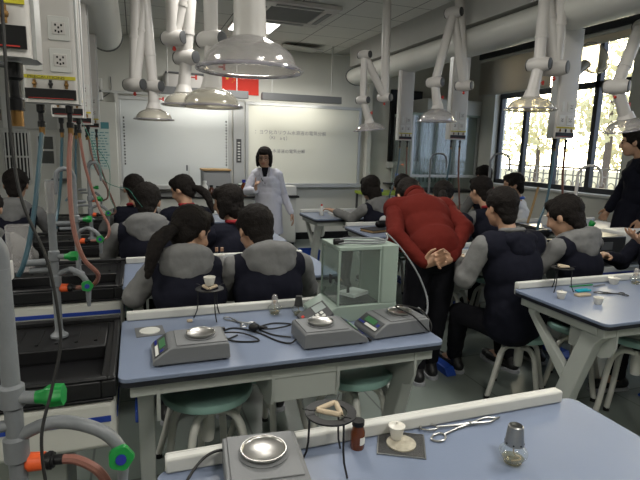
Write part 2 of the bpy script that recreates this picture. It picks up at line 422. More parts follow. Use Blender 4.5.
# outside
struct(MB().box((RX+.25, -14, -.6), (60, 60, -.5)).build('ground', 'lawn', smooth=False))
def tree(x, y, h, r, lab, n=900, sz=.28):
    t = thing('tree', lab, 'tree', (x, y, -.5), group=None)
    MB().tube([(0, 0, 0), (.1, .05, h*.3), (0, .1, h*.6)], [.22, .17, .08], 10).build('trunk', 'bark', t)
    b = MB(); rnd = random.Random(int(x*10+y))
    blobs = [(rnd.uniform(-r, r)*.6, rnd.uniform(-r, r)*.6, h*rnd.uniform(.35, .9), r*rnd.uniform(.35, .6)) for _ in range(9)]
    for i in range(n):
        bx, by, bz, br = rnd.choice(blobs)
        d = V((rnd.gauss(0, 1), rnd.gauss(0, 1), rnd.gauss(0, 1))).normalized()*br*rnd.uniform(.55, 1)
        c = V((bx, by, bz))+d
        R = Euler((rnd.uniform(0, 6), rnd.uniform(0, 6), rnd.uniform(0, 6))).to_matrix()
        s = sz*rnd.uniform(.5, 1)
        b._add([c+R @ V(p) for p in ((-s, 0, 0), (0, -s*.5, .03), (s, 0, 0), (0, s*.5, .03))], [(0, 1, 2, 3)])
    b.build('foliage', 'leaf', t)
tree(24.0, 21.0, 9.5, 3.0, 'leafy tree outside showing through the upper window panes')
tree(19.5, 27.0, 6.0, 2.4, 'round tree outside beside the fume cupboard end of the window')
tree(41, 27, 7.5, 2.8, 'lower bushy tree outside behind the middle window panes')

tree(29.0, 31.5, 5.6, 3.2, 'pale bushy tree far outside behind the left window panes', 700, .34)
tree(31.0, 25.0, 5.2, 3.2, 'pale bushy tree far outside in the glare of the low sun', 500, .34)
tree(31.0, 18.5, 6.2, 3.0, 'pale bushy tree outside near the right end of the window', 700, .32)

# ------------------------------------------------------------------ ceiling fixtures
def ceiling_light(x, y, lab, power):
    t = thing('ceiling_light', lab, 'ceiling light', (x, y, CZ), group='square ceiling panels')
    MB().box((-.3, -.3, -.02), (.3, .3, 0)).build('frame', 'white', t, bevel=.003)
    MB().box((-.275, -.275, -.026), (.275, .275, -.021)).build('diffuser', 'lit', t, smooth=False)
    area_light('panel_light', (0, 0, -.04), (0, 0, 0), .55, .55, power, (1, .97, .90), t)
ceiling_light(1.50, 6.86, 'lit square ceiling panel beside the ceiling air conditioner', LAMP_POWER)
for x, y, l in ((0.9, 3.4, 'over the third table of the middle bank'), (2.2, 1.2, 'over the right-hand table with the tripod'), (0.9, -.4, 'behind the nearest table'), (-1.9, 2.2, 'over the tables beyond the sinks'), (-1.9, -1.2, 'in the back corner of the room')):
    ceiling_light(x, y, 'unseen ceiling panel added for fill light '+l, LAMP_POWER)  # panels out of view, put in for interior fill
# cassette air conditioner
t = thing('air_conditioner', 'square white cassette air conditioner with grey grille in the ceiling', 'air conditioner', (1.74, 5.98, CZ-.006))
b = MB()
for q in range(4):
    R = Matrix.Rotation(q*pi/2, 3, 'Z')
    b.prism([(.30, -.30), (.46, -.46), (.46, .46), (.30, .30)], -.045, -.0, 'z', R)
b.build('panel', 'arm', t, bevel=.008)
for q in range(4):
    R = Matrix.Rotation(q*pi/2, 3, 'Z')
    MB().box((.345, -.27, -.052), (.405, .27, -.046), R).build('vane', 'grey', t, smooth=False)
b = MB().box((-.30, -.30, -.03), (.30, .30, -.02))
for i in range(14): b.box((-.29, -.29+i*.043, -.04), (.29, -.27+i*.043, -.03))
b.build('grille', 'grey', t, smooth=False)
# loose ceiling tile near the front wall
tag(MB().box((-.3, -.3, 0), (.3, .3, .012), Euler((radians(5), radians(3), 0)).to_matrix()).build('ceiling_tile', 'white_lam', loc=(2.45, 7.93, 3.062), smooth=False),
    'sagging white ceiling tile hanging open near the front wall', 'ceiling tile')

# long service ducts
def duct(x, y0, y1, zc, a, bb, lab):
    t = thing('ventilation_duct', lab, 'duct', (x, y1, zc), group='plastic ducts along the sink rows')
    b = MB(); n = 28
    prof = [(y1+.0, .55), (y1-.03, .80), (y1-.09, .95), (y1-.18, 1.0), (y0, 1.0)]
    vs = []; 
    for y, s in prof: vs += [V((a*s*cos(2*pi*q/n), y-y1, bb*s*sin(2*pi*q/n))) for q in range(n)]
    fs = [(i*n+q, i*n+(q+1) % n, (i+1)*n+(q+1) % n, (i+1)*n+q) for i in range(len(prof)-1) for q in range(n)]+[tuple(range(n))]
    b._add(vs, fs); b.build('casing', 'duct', t)
    vs = [V((a*1.02*cos(2*pi*q/n), 0, bb*1.02*sin(2*pi*q/n))) for q in range(n)]
    b = MB()
    for yy in (-.10,): 
        m = [V((a*1.015*cos(2*pi*q/n), yy, bb*1.015*sin(2*pi*q/n))) for q in range(n+1)]
        b.tube(m, .008, 6)
    b.build('end_seam', 'grey', t)
    MB().box((-.03, (y0-y1), bb*.8), (.03, -.2, 3.1-zc if x < 2 else 2.8-zc)).build('hanger', 'alu', t, smooth=False)
duct(-.26, -1.5, 6.45, 2.72, .17, .17, 'cream plastic duct end hanging over the left sink row')
duct(3.30, -1.5, 7.65, 2.665, .20, .13, 'long cream plastic duct hanging below the bulkhead by the windows')

# ------------------------------------------------------------------ front wall
def board(x0, x1, z0, z1, m, lab, tray=True):
    t = thing('whiteboard', lab, 'whiteboard', ((x0+x1)/2, FY, z0))
    w = (x1-x0)/2; h = z1-z0
    MB().box((-w, -.035, 0), (w, -.003, h)).build('panel', m, t, smooth=False)
    MB().box((-w-.03, -.055, h), (w+.03, -.003, h+.05)).box((-w-.03, -.055, -.0), (-w+.02, -.003, h)).box((w-.02, -.055, 0), (w+.03, -.003, h)).build('frame', 'alu', t, bevel=.004)
    if tray: MB().box((-w-.03, -.12, -.07), (w+.03, -.003, .0)).build('tray', 'alu', t, bevel=.008)
    return t
t = board(1.70, 3.66, .97, 2.21, 'board', 'cream whiteboard with handwriting, behind the person in the lab coat')
for s, x, z, sz in (('：ヨウ化カリウム水溶液の電気分解', -.86, .80, .082), ('（KI aq）', -.66, .71, .082), ('水溶液の電気分解', -.56, .50, .075)):
    for ch in s:
        if ch != ' ': text(ch, sz*.92, 'marker', 'character', t, (x, -.0365, z+random.uniform(-.005, .005)), (pi/2, 0, 0))
        x += sz*(.94 if ord(ch) > 255 else .6)
t = board(-.20, 1.42, .94, 2.19, 'board2', 'pale interactive whiteboard with icon strips down both sides')
for sx in (-.755, .755):
    for i in range(16): MB().box((sx-.010, -.038, .30+i*.045), (sx+.010, -.0355, .318+i*.045+(.01 if i % 3 == 0 else 0))).build('icon', 'ink', t, smooth=False)
# tall steel column between the boards with a dark control strip
t = thing('board_post', 'grey metal post with dark control panel between the two boards', 'post', (1.56, FY, .95))
MB().box((-.085, -.07, 0), (.085, -.003, 1.30)).build('post', 'alu', t, bevel=.004)
MB().box((-.04, -.078, .35), (.04, -.071, .72)).build('control_panel', 'dgrey', t, bevel=.003)
b = MB()
for i in range(7): b.box((-.02, -.081, .38+i*.045), (.02, -.0785, .40+i*.045))
b.build('buttons', 'white', t, smooth=False)
t = thing('board_post', 'grey metal post with black latch beside the poster cabinet', 'post', (-.225, FY, .8))
MB().box((-.03, -.09, 0), (.02, -.06, 1.50)).build('post', 'white', t, smooth=False)
# top rail over the left board
struct(MB().box((-.50, 8.17, 2.27), (1.66, 8.22, 2.30)).build('trim_5', 'alu', smooth=False))
# board lamps
for x0, x1, lab in ((1.81, 3.08, 'grey linear board lamp hanging above the cream whiteboard'), (.30, 1.60, 'grey linear board lamp hanging below the red flag')):
    t = thing('board_lamp', lab, 'lamp', ((x0+x1)/2, 7.7, 2.25), group='linear board lamps'); w = (x1-x0)/2
    MB().prism([(-.06, 0), (.05, .0), (.07, .05), (.03, .105), (-.05, .105)], -w, w, 'x').build('lamp_housing', 'grey', t, bevel=.004)
    MB().box((-w+.03, .055, -.006), (w-.03, .085, -.001), Euler((.6, 0, 0)).to_matrix()).build('tube', 'lit_soft', t, smooth=False)
    for sx in (-.75, .75): MB().cyl((sx*w, 0, .10), (sx*w, 0, CZ-2.25), .008, n=6).build('hanger_rod', 'white', t)
    area_light('board_light', (0, .10, -.02), (radians(40), 0, 0), 1.1, .06, BOARD_POWER, (1, .96, .86), t)
# flag: red cloth with small gold stars
t = thing('flag', 'red flag with small yellow stars pinned high on the front wall', 'flag', (1.60, FY-.012, 2.36))
MB().box((-.29, -.004, 0), (.29, .004, .30)).build('cloth', 'flag', t, smooth=False)
def star(b, cx, cz, r, y=-.0055, rot=0):
    b.prism([(cx+(r if i % 2 == 0 else r*.4)*sin(pi*i/5+rot), cz+(r if i % 2 == 0 else r*.4)*cos(pi*i/5+rot)) for i in range(10)], y, y+.001, 'y')
for cx, cz, r in ((-.21, .235, .032), (-.13, .275, .011), (-.10, .245, .011), (-.10, .21, .011), (-.13, .18, .011)):
    b = MB(); star(b, cx, cz, r); b.build('star', 'gold', t, smooth=False)
# projector above the boards (short-throw)
t = thing('projector', 'white short-throw projector mounted over the interactive whiteboard', 'projector', (.70, 8.02, 2.36))
MB().rbox((-.28, -.16, 0), (.28, .2, .20), .05).build('projector_body', 'arm', t, bevel=.015)
MB().box((-.26, -.18, .20), (.30, .22, .225)).build('projector_lid', 'grey', t, bevel=.01)
# poster on the cabinet
t = thing('poster', 'teal safety poster on the white pillar beside the left whiteboard', 'poster', (-.46, 7.974, 1.18))
MB().box((-.14, -.004, 0), (.12, .0, .66)).build('poster_sheet', 'poster', t, smooth=False)
MB().box((-.14, -.006, .57), (.12, -.0045, .66)).build('poster_header', 'poster_teal', t, smooth=False)
rr = random.Random(3)
for i in range(13):
    b = MB(); x = -.12
    while x < .07:
        w = rr.uniform(.02, .06); b.box((x, -.0055, .04+i*.039), (x+w, -.0045, .052+i*.039)); x += w+.014
    b.build('print_line', 'poster_teal', t, smooth=False)
# front left wall: windows with bars and grey notice panel
def small_window(n, x0, x1, z0, z1, bars):
    o = MB()
    o.box((x0-.03, FY-.03, z0-.03), (x1+.03, FY-.003, z0)).box((x0-.03, FY-.03, z1), (x1+.03, FY-.003, z1+.03)).box((x0-.03, FY-.03, z0), (x0, FY-.003, z1)).box((x1, FY-.03, z0), (x1+.03, FY-.003, z1))
    o.box((x0, FY-.03, (z0+z1)/2-.012), (x1, FY-.003, (z0+z1)/2+.012))
    r = struct(o.build('window_%d' % n, 'white', smooth=False))
    MB().box((x0, FY-.012, z0), (x1, FY-.006, z1)).build('window_pane', 'dark_glass', r, smooth=False)
    if bars:
        b = MB()
        for i in range(7):
            x = x0+(x1-x0)*(i+.5)/7; b.box((x-.008, FY-.06, z0-.03), (x+.008, FY-.045, z1+.03))
        b.box((x0, FY-.062, z1+.03), (x1, FY-.04, z1+.05)).box((x0, FY-.062, z0-.05), (x1, FY-.04, z0-.03)).build('window_bars', 'white', r, smooth=False)
small_window(3, -1.72, -1.42, 1.00, 1.66, True)
small_window(4, -1.29, -1.10, 1.24, 1.62, False)
t = thing('notice_panel', 'wide grey notice panel high on the wall over the barred window', 'notice board', (-1.45, FY, 1.72))
MB().box((-.62, -.04, 0), (-.25, -.003, .42)).build('panel', 'beam', t, smooth=False)
MB().box((-.20, -.04, 0), (.42, -.003, .42)).build('panel', 'beam', t, smooth=False)
MB().box((-.66, -.05, .42), (.46, -.003, .47)).box((-.25, -.05, 0), (-.20, -.003, .42)).box((.42, -.05, 0), (.46, -.003, .42)).build('frame', 'white', t, smooth=False)
t = thing('shelf', 'small dark shelf on the wall right of the barred windows', 'shelf', (-1.02, FY, 1.0))
MB().box((-.12, -.16, 0), (.10, -.003, .03)).build('shelf_board', 'dgrey', t, bevel=.003)
MB().box((-.02, -.12, -.08), (.0, -.003, 0)).build('bracket', 'alu', t, smooth=False)
# speaker box and conduit above the pillar
t = thing('wall_speaker', 'small pale speaker box high on the front wall beside the duct', 'speaker', (-.50, FY, 2.16))
MB().rbox((-.09, -.10, 0), (.09, -.003, .30), .02).build('speaker_case', 'white', t, bevel=.006)
MB().cyl((0, -.104, .17), (0, -.101, .17), .05, n=20).build('grille', 'grey', t)
tag(MB().tube([(-.42, 8.25, 2.2), (-.36, 8.25, 2.24), (-.30, 8.25, 2.31), (-.30, 8.25, 2.5)], .008, 6, smooth=4).build('cable', 'grey'), 'thin grey cable running up from the wall speaker', 'cable')
# front bench
t = thing('front_bench', 'white laboratory bench with black top along the front wall', 'bench', (1.27, 7.72, 0))
MB().box((-1.05, -.24, .1), (1.04, .52, .80)).build('carcass', 'white_lam', t, bevel=.004)
MB().box((-1.03, -.22, 0), (1.02, .5, .1)).build('plinth', 'black', t, smooth=False)
MB().box((-1.08, -.28, .80), (1.08, .53, .83)).build('worktop', 'epoxy', t, bevel=.006)
for i in range(4):
    d = MB().box((-1.03+i*.517, -.258, .13), (-.53+i*.517, -.241, .78)).build('door', 'white_lam', t, bevel=.003)
    MB().cyl((-.60+i*.517, -.275, .50), (-.60+i*.517, -.275, .62), .006, n=8).build('handle', 'alu', d)
def boxy(name, lab, cat, x, y, z, w, d, h, m, bev=.006, group=None, rz=0):
    o = MB().box((-w/2, -d/2, 0), (w/2, d/2, h)).build(name, m, loc=(x, y, z), bevel=bev); o.rotation_euler = (0, 0, rz)
    return tag(o, lab, cat, group)
t = thing('document_cabinet', 'grey sloping cabinet with tan top standing on the front bench', 'cabinet', (1.12, 7.70, .83))
MB().prism([(-.22, 0), (.22, 0), (.22, .36), (-.10, .36)], -.20, .20, 'x').build('cabinet_body', 'grey', t, bevel=.006)
MB().box((-.21, -.12, .36), (.21, .23, .385)).build('cabinet_top', 'tan', t, bevel=.004)
def bottle(x, y, z, r, h, m, cm, lab, group=None, neck=.5):
    t = thing('bottle', lab, 'bottle', (x, y, z), group=group)
    MB().lathe([(0, 0), (r*.92, 0), (r, h*.06), (r, h*.62), (r*neck, h*.80), (r*neck, h*.9), (0, h*.9)], n=18).build('bottle_body', m, t)
    MB().lathe([(0, h*.84), (r*neck*1.2, h*.84), (r*neck*1.2, h), (0, h)], n=16).build('cap', cm, t)
    return t
bottle(.93, 7.50, .83, .045, .22, 'white', 'white', 'white plastic bottle beside the grey cabinet on the front bench')
bottle(1.02, 7.48, .83, .04, .16, 'jar', 'black', 'dark reagent bottle in front of the grey cabinet')
bottle(1.11, 7.48, .83, .035, .15, 'jar', 'black', 'small dark jar in front of the grey cabinet, second in line')
bottle(1.22, 7.47, .83, .045, .13, 'porcelain', 'white', 'squat cream jar in front of the grey cabinet')
bottle(1.50, 7.50, .83, .045, .24, 'amber', 'blue_cap', 'amber bottle with blue cap beside the person in the lab coat')
boxy('box', 'white cardboard box on the bench right of the lab coat', 'box', 2.18, 7.66, .83, .30, .24, .14, 'white')
t = thing('retort_stand', 'thin metal retort stand in front of the left whiteboard', 'stand', (.72, 7.55, .83))
MB().box((-.08, -.05, 0), (.08, .05, .012)).build('base', 'alu', t); MB().cyl((0, 0, .012), (0, 0, .42), .006, n=8).build('rod', 'white', t); MB().cyl((-.03, 0, .36), (-.03, 0, .44), .012, n=8).build('clamp', 'grey', t)
t = thing('storage_bin', 'white bin with a pale green lid behind the lab coat', 'bin', (1.66, 7.75, .83))
MB().prism([(-.10, 0), (.10, 0), (.13, .16), (-.13, .16)], -.1, .1, 'y').build('bin_body', 'white', t, bevel=.01)
MB().box((-.15, -.12, .16), (.13, .12, .185), Euler((0, -.2, 0)).to_matrix()).build('lid', 'balance', t, bevel=.006)
# lime bench with baskets on the right of the front wall
t = thing('side_bench', 'low metal rack with a lime green top beside the fume cupboard', 'bench', (3.95, 7.72, 0))
MB().box((-.45, -.22, .82), (.50, .25, .87)).build('top', 'lime', t, bevel=.006)
for sx in (-.42, .46):
    for sy in (-.19, .21): MB().box((sx-.015, sy-.015, 0), (sx+.015, sy+.015, .82)).build('leg', 'dgrey', t, smooth=False)
b = MB()
for i in range(16): b.cyl((-.40+i*.055, -.2, .45), (-.40+i*.055, -.2, .80), .004, n=5)
for z in (.45, .62, .80): b.cyl((-.42, -.2, z), (.46, -.2, z), .005, n=5)
b.build('wire_front', 'dgrey', t)
for i, (dx, m) in enumerate(((-.32, 'stripe'), (-.22, 'white'), (-.12, 'stripe'))):
    tag(MB().rbox((-.04, -.04, 0), (.04, .04, .045), .012).build('tray', m, loc=(3.95+dx, 7.66, .87)), ('blue', 'white', 'dark blue')[i]+' small tray on the lime green top, '+('nearest the whiteboard', 'between two blue ones', 'farthest from the whiteboard')[i], 'tray', 'small trays on the lime top')
# black wall display
t = thing('wall_display', 'tall black display panel on the front wall behind a pendant', 'display', (4.55, FY, 1.30))
MB().box((-.31, -.06, .06), (.31, -.003, 1.30)).build('display_panel', 'black', t, bevel=.006)
MB().box((-.33, -.065, -.06), (.31, -.003, .05)).build('lower_case', 'white', t, bevel=.006)
MB().box((-.05, -.069, -.02), (.0, -.066, .02)).build('led', 'orange_led', t, smooth=False)
t = thing('wall_controller', 'small dark controller with a blue light on a wall shelf', 'controller', (4.40, FY, .96))
MB().box((-.22, -.20, 0), (.16, -.003, .025)).build('shelf_board', 'dgrey', t, smooth=False)
MB().box((-.06, -.10, .10), (.12, -.003, .34)).build('controller_case', 'dgrey', t, bevel=.005)
MB().box((-.03, -.105, .14), (.02, -.101, .19)).build('light', 'blue_led', t, smooth=False)
# fume cupboard
t = thing('fume_cupboard', 'large glass fume cupboard with white header in the corner by the window', 'fume cupboard', (4.98, 7.55, 0))
MB().box((-.66, 0, 0), (.64, .68, .86)).build('base_cabinet', 'white_lam', t, bevel=.005)
MB().box((-.68, -.04, .86), (.65, .69, .90)).build('worktop', 'epoxy', t, bevel=.005)
MB().box((-.42, -.02, 2.18), (.65, .68, 2.42)).build('header', 'white', t, bevel=.01)
MB().box((-.66, 0, 2.14), (.64, .68, 2.18)).build('canopy', 'balance', t, smooth=False)
for sx in (-.66, .605): MB().box((sx, 0, .90), (sx+.035, .05, 2.14)).build('post', 'alu', t, smooth=False)
MB().box((-.66, .66, .90), (.64, .68, 2.14)).build('back_panel', 'poster', t, smooth=False)
MB().box((-.625, .015, 1.16), (.60, .025, 2.14)).build('sash_glass', 'fume_glass', t, smooth=False)
MB().box((-.655, .05, .90), (-.645, .66, 2.14)).build('side_glass', 'fume_glass', t, smooth=False)
MB().box((-.625, .0, 1.12), (.60, .035, 1.165)).build('sash_bar', 'white', t, smooth=False)
b = MB()
for i in range(15): b.box((-.62+i*.085, .64, 1.0), (-.60+i*.085, .659, 2.1))
b.build('baffle_ribs', 'fume_glass', t, smooth=False)
for dx in (-.25, .0, .25):
    MB().box((dx-.04, .2, 2.10), (dx+.04, .3, 2.14)).build('lamp_spot', 'dgrey', t, bevel=.01)

# ------------------------------------------------------------------ lab tables
def table(x0, x1, y0, y1, lab, full=True):
    t = thing('lab_table', lab, 'table', ((x0+x1)/2, (y0+y1)/2, 0), group='blue topped lab tables in rows')
    w = (x1-x0)/2; d = (y1-y0)/2
    MB().rbox((-w, -d, .785), (w, d, .800), .035, 5).build('tabletop', 'top', t, bevel=.002)
    MB().rbox((-w+.001, -d+.001, .768), (w-.001, d-.001, .7845), .034, 5).build('edge_band', 'top_edge', t)
    MB().box((-w+.02, d-.022, .8005), (w-.06, d+.004, .838)).box((-w+.02, d+.001, .765), (w-.06, d+.012, .838)).build('back_rail', 'rail', t, bevel=.006)
    MB().box((-w+.035, -d+.035, .715), (w-.035, -d+.075, .767)).box((-w+.035, d-.075, .715), (w-.035, d-.035, .767)).box((-w+.035, -d+.075, .715), (-w+.075, d-.075, .767)).box((w-.075, -d+.075, .715), (w-.035, d-.075, .767)).build('apron', 'frame', t, bevel=.004)
    for sx in (-1, 1):
        b = MB(); xa = sx*(w-.085)-.028; xb = xa+.056
        b.prism([(-d+.05, .72), (-d+.18, .72), (-d+.19, .68), (-d+.30, .36), (-d+.38, .0), (-d+.275, .0), (-d+.20, .36), (-d+.10, .66)], xa, xb, 'x')
        b.prism([(d-.13, .72), (d-.06, .72), (d-.065, .68), (-d+.285, .40), (-d+.25, .46), (d-.11, .68)], xa+.008, xb-.008, 'x')
        l = b.build('leg', 'frame', t, bevel=.005)
        MB().prism([(-d+.02, .012), (-d+.06, .055), (d-.06, .055), (d-.02, .012), (d-.02, 0), (-d+.02, 0)], xa-.01, xb+.01, 'x').build('foot_bar', 'blue_bin', l, bevel=.005)
    # shelf tray between the two stool places, with rounded side cheeks
    b = MB().box((-.085, -d+.04, .62), (.16, -d+.055, .716)).box((-.085, -d+.055, .62), (.16, d-.1, .632))
    b.build('under_shelf', 'frame', t, bevel=.003)
    for sx in (-.49, -.09, .165, .50):
        pts = [(-d+.03, .767), (-d+.03, .66), (-d+.05, .61), (-d+.10, .585), (-d+.30, .585), (-d+.30, .767)]
        if abs(sx) < w-.1: MB().prism(pts, sx-.006, sx+.006, 'x').build('cheek_panel', 'frame', t)
    return t
TABS = [(.02, 1.27, .53, 1.13, 'nearest blue lab table, carrying the brown bottle'),
 (-.08, 1.15, 1.65, 2.25, 'blue lab table carrying the glass-cased analytical balance'),
 (-.10, 1.15, 2.80, 3.38, 'blue lab table in front of the two students with hoods facing away'),
 (-.10, 1.15, 3.95, 4.53, 'blue lab table behind the student in a grey hood with a green wire'),
 (-.12, 1.12, 5.10, 5.68, 'blue lab table farthest forward in the middle bank'),
 (1.98, 3.19, 1.62, 2.24, 'blue lab table carrying a tripod and crucibles, by the big seated student'),
 (1.95, 3.17, 2.80, 3.38, 'blue lab table with a white tray, right of the red sweater'),
 (1.92, 3.10, 3.97, 4.60, 'blue lab table with a book and black pouch on its corner'),
 (1.80, 3.02, 5.12, 5.72, 'blue lab table at the long-haired student by the cream whiteboard'),
 (-2.10, -.86, 2.80, 3.42, 'blue lab table mostly hidden beyond the sinks, nearer one'),
 (-2.10, -.86, 3.95, 4.53, 'blue lab table mostly hidden beyond the sinks, farther one'),
 (3.95, 5.15, 2.80, 3.38, 'blue lab table by the window wall, cluttered with white trays'),
 (3.95, 5.15, 3.95, 4.53, 'blue lab table by the window wall under the bright panes')]
for a in TABS: table(*a)

# ------------------------------------------------------------------ stools
def make_stool(lab, h):
    t = thing('lab_stool', lab, 'stool', (0, 0, 0), group='mint green lab stools')
    MB().lathe([(0, h-.045), (.160, h-.045), (.178, h-.038), (.186, h-.020), (.182, h-.006), (.170, h), (.12, h-.004), (0, h-.006)], n=40).build('seat', 'seat', t)
    MB().lathe([(0, h-.10), (.03, h-.10), (.03, h-.05), (.10, h-.048), (.10, h-.0451), (0, h-.0451)], n=20).build('seat_plate', 'black', t)
    lt = h-.105
    MB().cyl((0, 0, lt-.13), (0, 0, h-.09), .014, n=12).build('screw_post', 'iron', t)
    MB().lathe([(0, lt-.14), (.024, lt-.14), (.028, lt-.11), (.030, lt-.01), (.026, lt+.012), (0, lt+.012)], n=18).build('hub', 'white_lam', t)
    for k in range(4):
        a = pi/4+k*pi/2+.25
        c, s = cos(a), sin(a)
        l = MB().tube([(c*.02, s*.02, lt-.012), (c*.085, s*.085, lt), (c*.135, s*.135, lt-.035), (c*.160, s*.160, lt-.12), (c*.185, s*.185, lt*.35), (c*.215, s*.215, .018)], .0165, 10, smooth=4).build('leg', 'white_lam', t)
        MB().cyl((c*.213, s*.213, .0), (c*.216, s*.216, .025), .018, n=10).build('foot_cap', 'black', l)
    return t
st1 = make_stool('mint green stool tucked under the table below the small grey balance', .585)
st1.location = (.245, 1.985, 0)
def stool(x, y, rz, lab, h=None):
    global st_low
    if h: o = make_stool(lab, h); o.location = (x, y, 0); o.rotation_euler.z = rz; return o
    return dup(st1, lab, (x, y, 0), rz)
stool(.895, 1.985, .3, 'mint green stool tucked under the table behind the brown bottle')
stool(2.62, 1.93, .2, 'mint green stool at the right-hand table, cut by the picture edge')
st2 = stool(2.28, 2.47, .5, 'stool under the big student in the dark hooded vest', .45)
for x, y, lab in ((2.74, 2.46, 'stool under the student with a grey hood at the right-hand tables'), (.27, 2.42, 'stool under the student with the long ponytail in front of the balance table'),
                  (.62, 2.42, 'stool under the short-haired student with grey hood beside the analytical balance'), (.06, 3.55, 'stool under the student with the green wire over the hood'),
                  (.64, 3.6, 'stool under the student with red collar turned to the side'), (-.05, 4.72, 'stool under the dark figure half hidden by the grey-hooded student'),
                  (.42, 4.62, 'stool under the ponytailed student near the front bench'), (2.4, 4.80, 'stool under the long-haired student at the front right table'),
                  (2.56, 3.66, 'stool under the student with tied hair beyond the red sweater'), (3.02, 3.72, 'stool under the student with grey sleeves by the far pendant'),
                  (-1.05, 4.62, 'stool under the student with grey collar beyond the sinks'), (-.98, 3.60, 'stool under the nearer student beyond the sinks'),
                  (4.15, 4.75, 'stool under the student in the pale shirt by the window'), (2.75, 4.98, 'stool under the student who faces the room')):
    dup(st2, lab, (x, y, 0), .4)

# ------------------------------------------------------------------ sinks
def sink(x0, x1, y0, y1, lab):
    t = thing('sink_unit', lab, 'sink', ((x0+x1)/2, (y0+y1)/2, 0), group='black lab sinks in a row')
    w = (x1-x0)/2; d = (y1-y0)/2; bx = w-.045; ya, yb = -d+.06, .03
    b = MB().box((-w, -d, .74), (-bx, d, .80)).box((bx, -d, .74), (w, d, .80)).box((-bx, -d, .74), (bx, ya, .80)).box((-bx, yb, .74), (bx, d, .795))
    b.box((-w, d-.03, .80), (w, d, .825)).box((-w, -d, .80), (-w+.025, d-.03, .812)).box((w-.025, -d, .80), (w, d-.03, .812)).box((-w+.025, -d, .80), (w-.025, -d+.02, .812))
    b.build('sink_top', 'epoxy', t, bevel=.006)
    MB().box((-bx-.008, ya-.008, .56), (bx+.008, yb+.008, .568)).box((-bx-.008, ya-.008, .568), (-bx, yb, .741)).box((bx, ya-.008, .568), (bx+.008, yb, .741)).box((-bx, ya-.008, .568), (bx, ya, .741)).box((-bx, yb, .568), (bx, yb+.008, .741)).build('basin', 'epoxy', t, smooth=False)
    b = MB()
    for i in range(9): b.box((-bx+.04+i*(2*bx-.08)/8-.006, yb+.05, .7955), (-bx+.04+i*(2*bx-.08)/8+.006, d-.06, .800))
    b.build('drain_ribs', 'epoxy', t, smooth=False)
    MB().box((-w+.01, -d+.002, .728), (w-.01, d-.005, .739)).build('skirt', 'black', t, bevel=.004)
    p = MB().box((-w+.004, -d+.008, .555), (w-.004, d-.01, .727)).build('side_panel', 'white_lam', t, bevel=.02)
    MB().box((-w+.002, -d+.004, .655), (w-.02, -d+.007, .675)).box((w-.0035, -d+.03, .655), (w-.001, d-.03, .675)).build('blue_band', 'stripe', p, smooth=False)
    MB().box((-w+.12, -d+.30, 0), (w-.20, d-.06, .554)).build('pedestal', 'frame', t, bevel=.01)
    return t
SY = [(.28, .96), (1.66, 2.27), (2.81, 3.44), (3.96, 4.58), (5.11, 5.73)]
SL = ['nearest black lab sink below the large grey tap', 'black lab sink beside the balance table', 'black lab sink beside the seated students, third along the row',
      'black lab sink beside the student with the green wire', 'black lab sink farthest along the left row']
for (a, b_), l in zip(SY, SL): sink(-.80, -.085, a, b_, l)
for (a, b_), l in zip(SY[1:], ['black lab sink in the right row beside the tripod table', 'black lab sink in the right row below the open hand', 'black lab sink in the right row before the pale shirt', 'black lab sink farthest along the right row']):
    sink(3.22, 3.90, a, b_, l)
t = thing('instrument_box', 'black boxy instrument standing on the right sink row beside the open hand', 'instrument', (3.42, 2.98, .812))
MB().box((-.15, -.12, 0), (.16, .14, .13)).build('case', 'black', t, bevel=.006); MB().box((-.12, -.125, .03), (.02, -.1205, .09)).build('panel', 'dgrey', t)
t = thing('instrument_box', 'white instrument behind the open hand, right of the black one', 'instrument', (3.75, 3.02, .812))
MB().box((-.13, -.12, 0), (.13, .12, .15)).build('case', 'white', t, bevel=.01); MB().cyl((.02, -.125, .07), (.02, -.12, .07), .03, n=18).build('dial', 'dgrey', t)

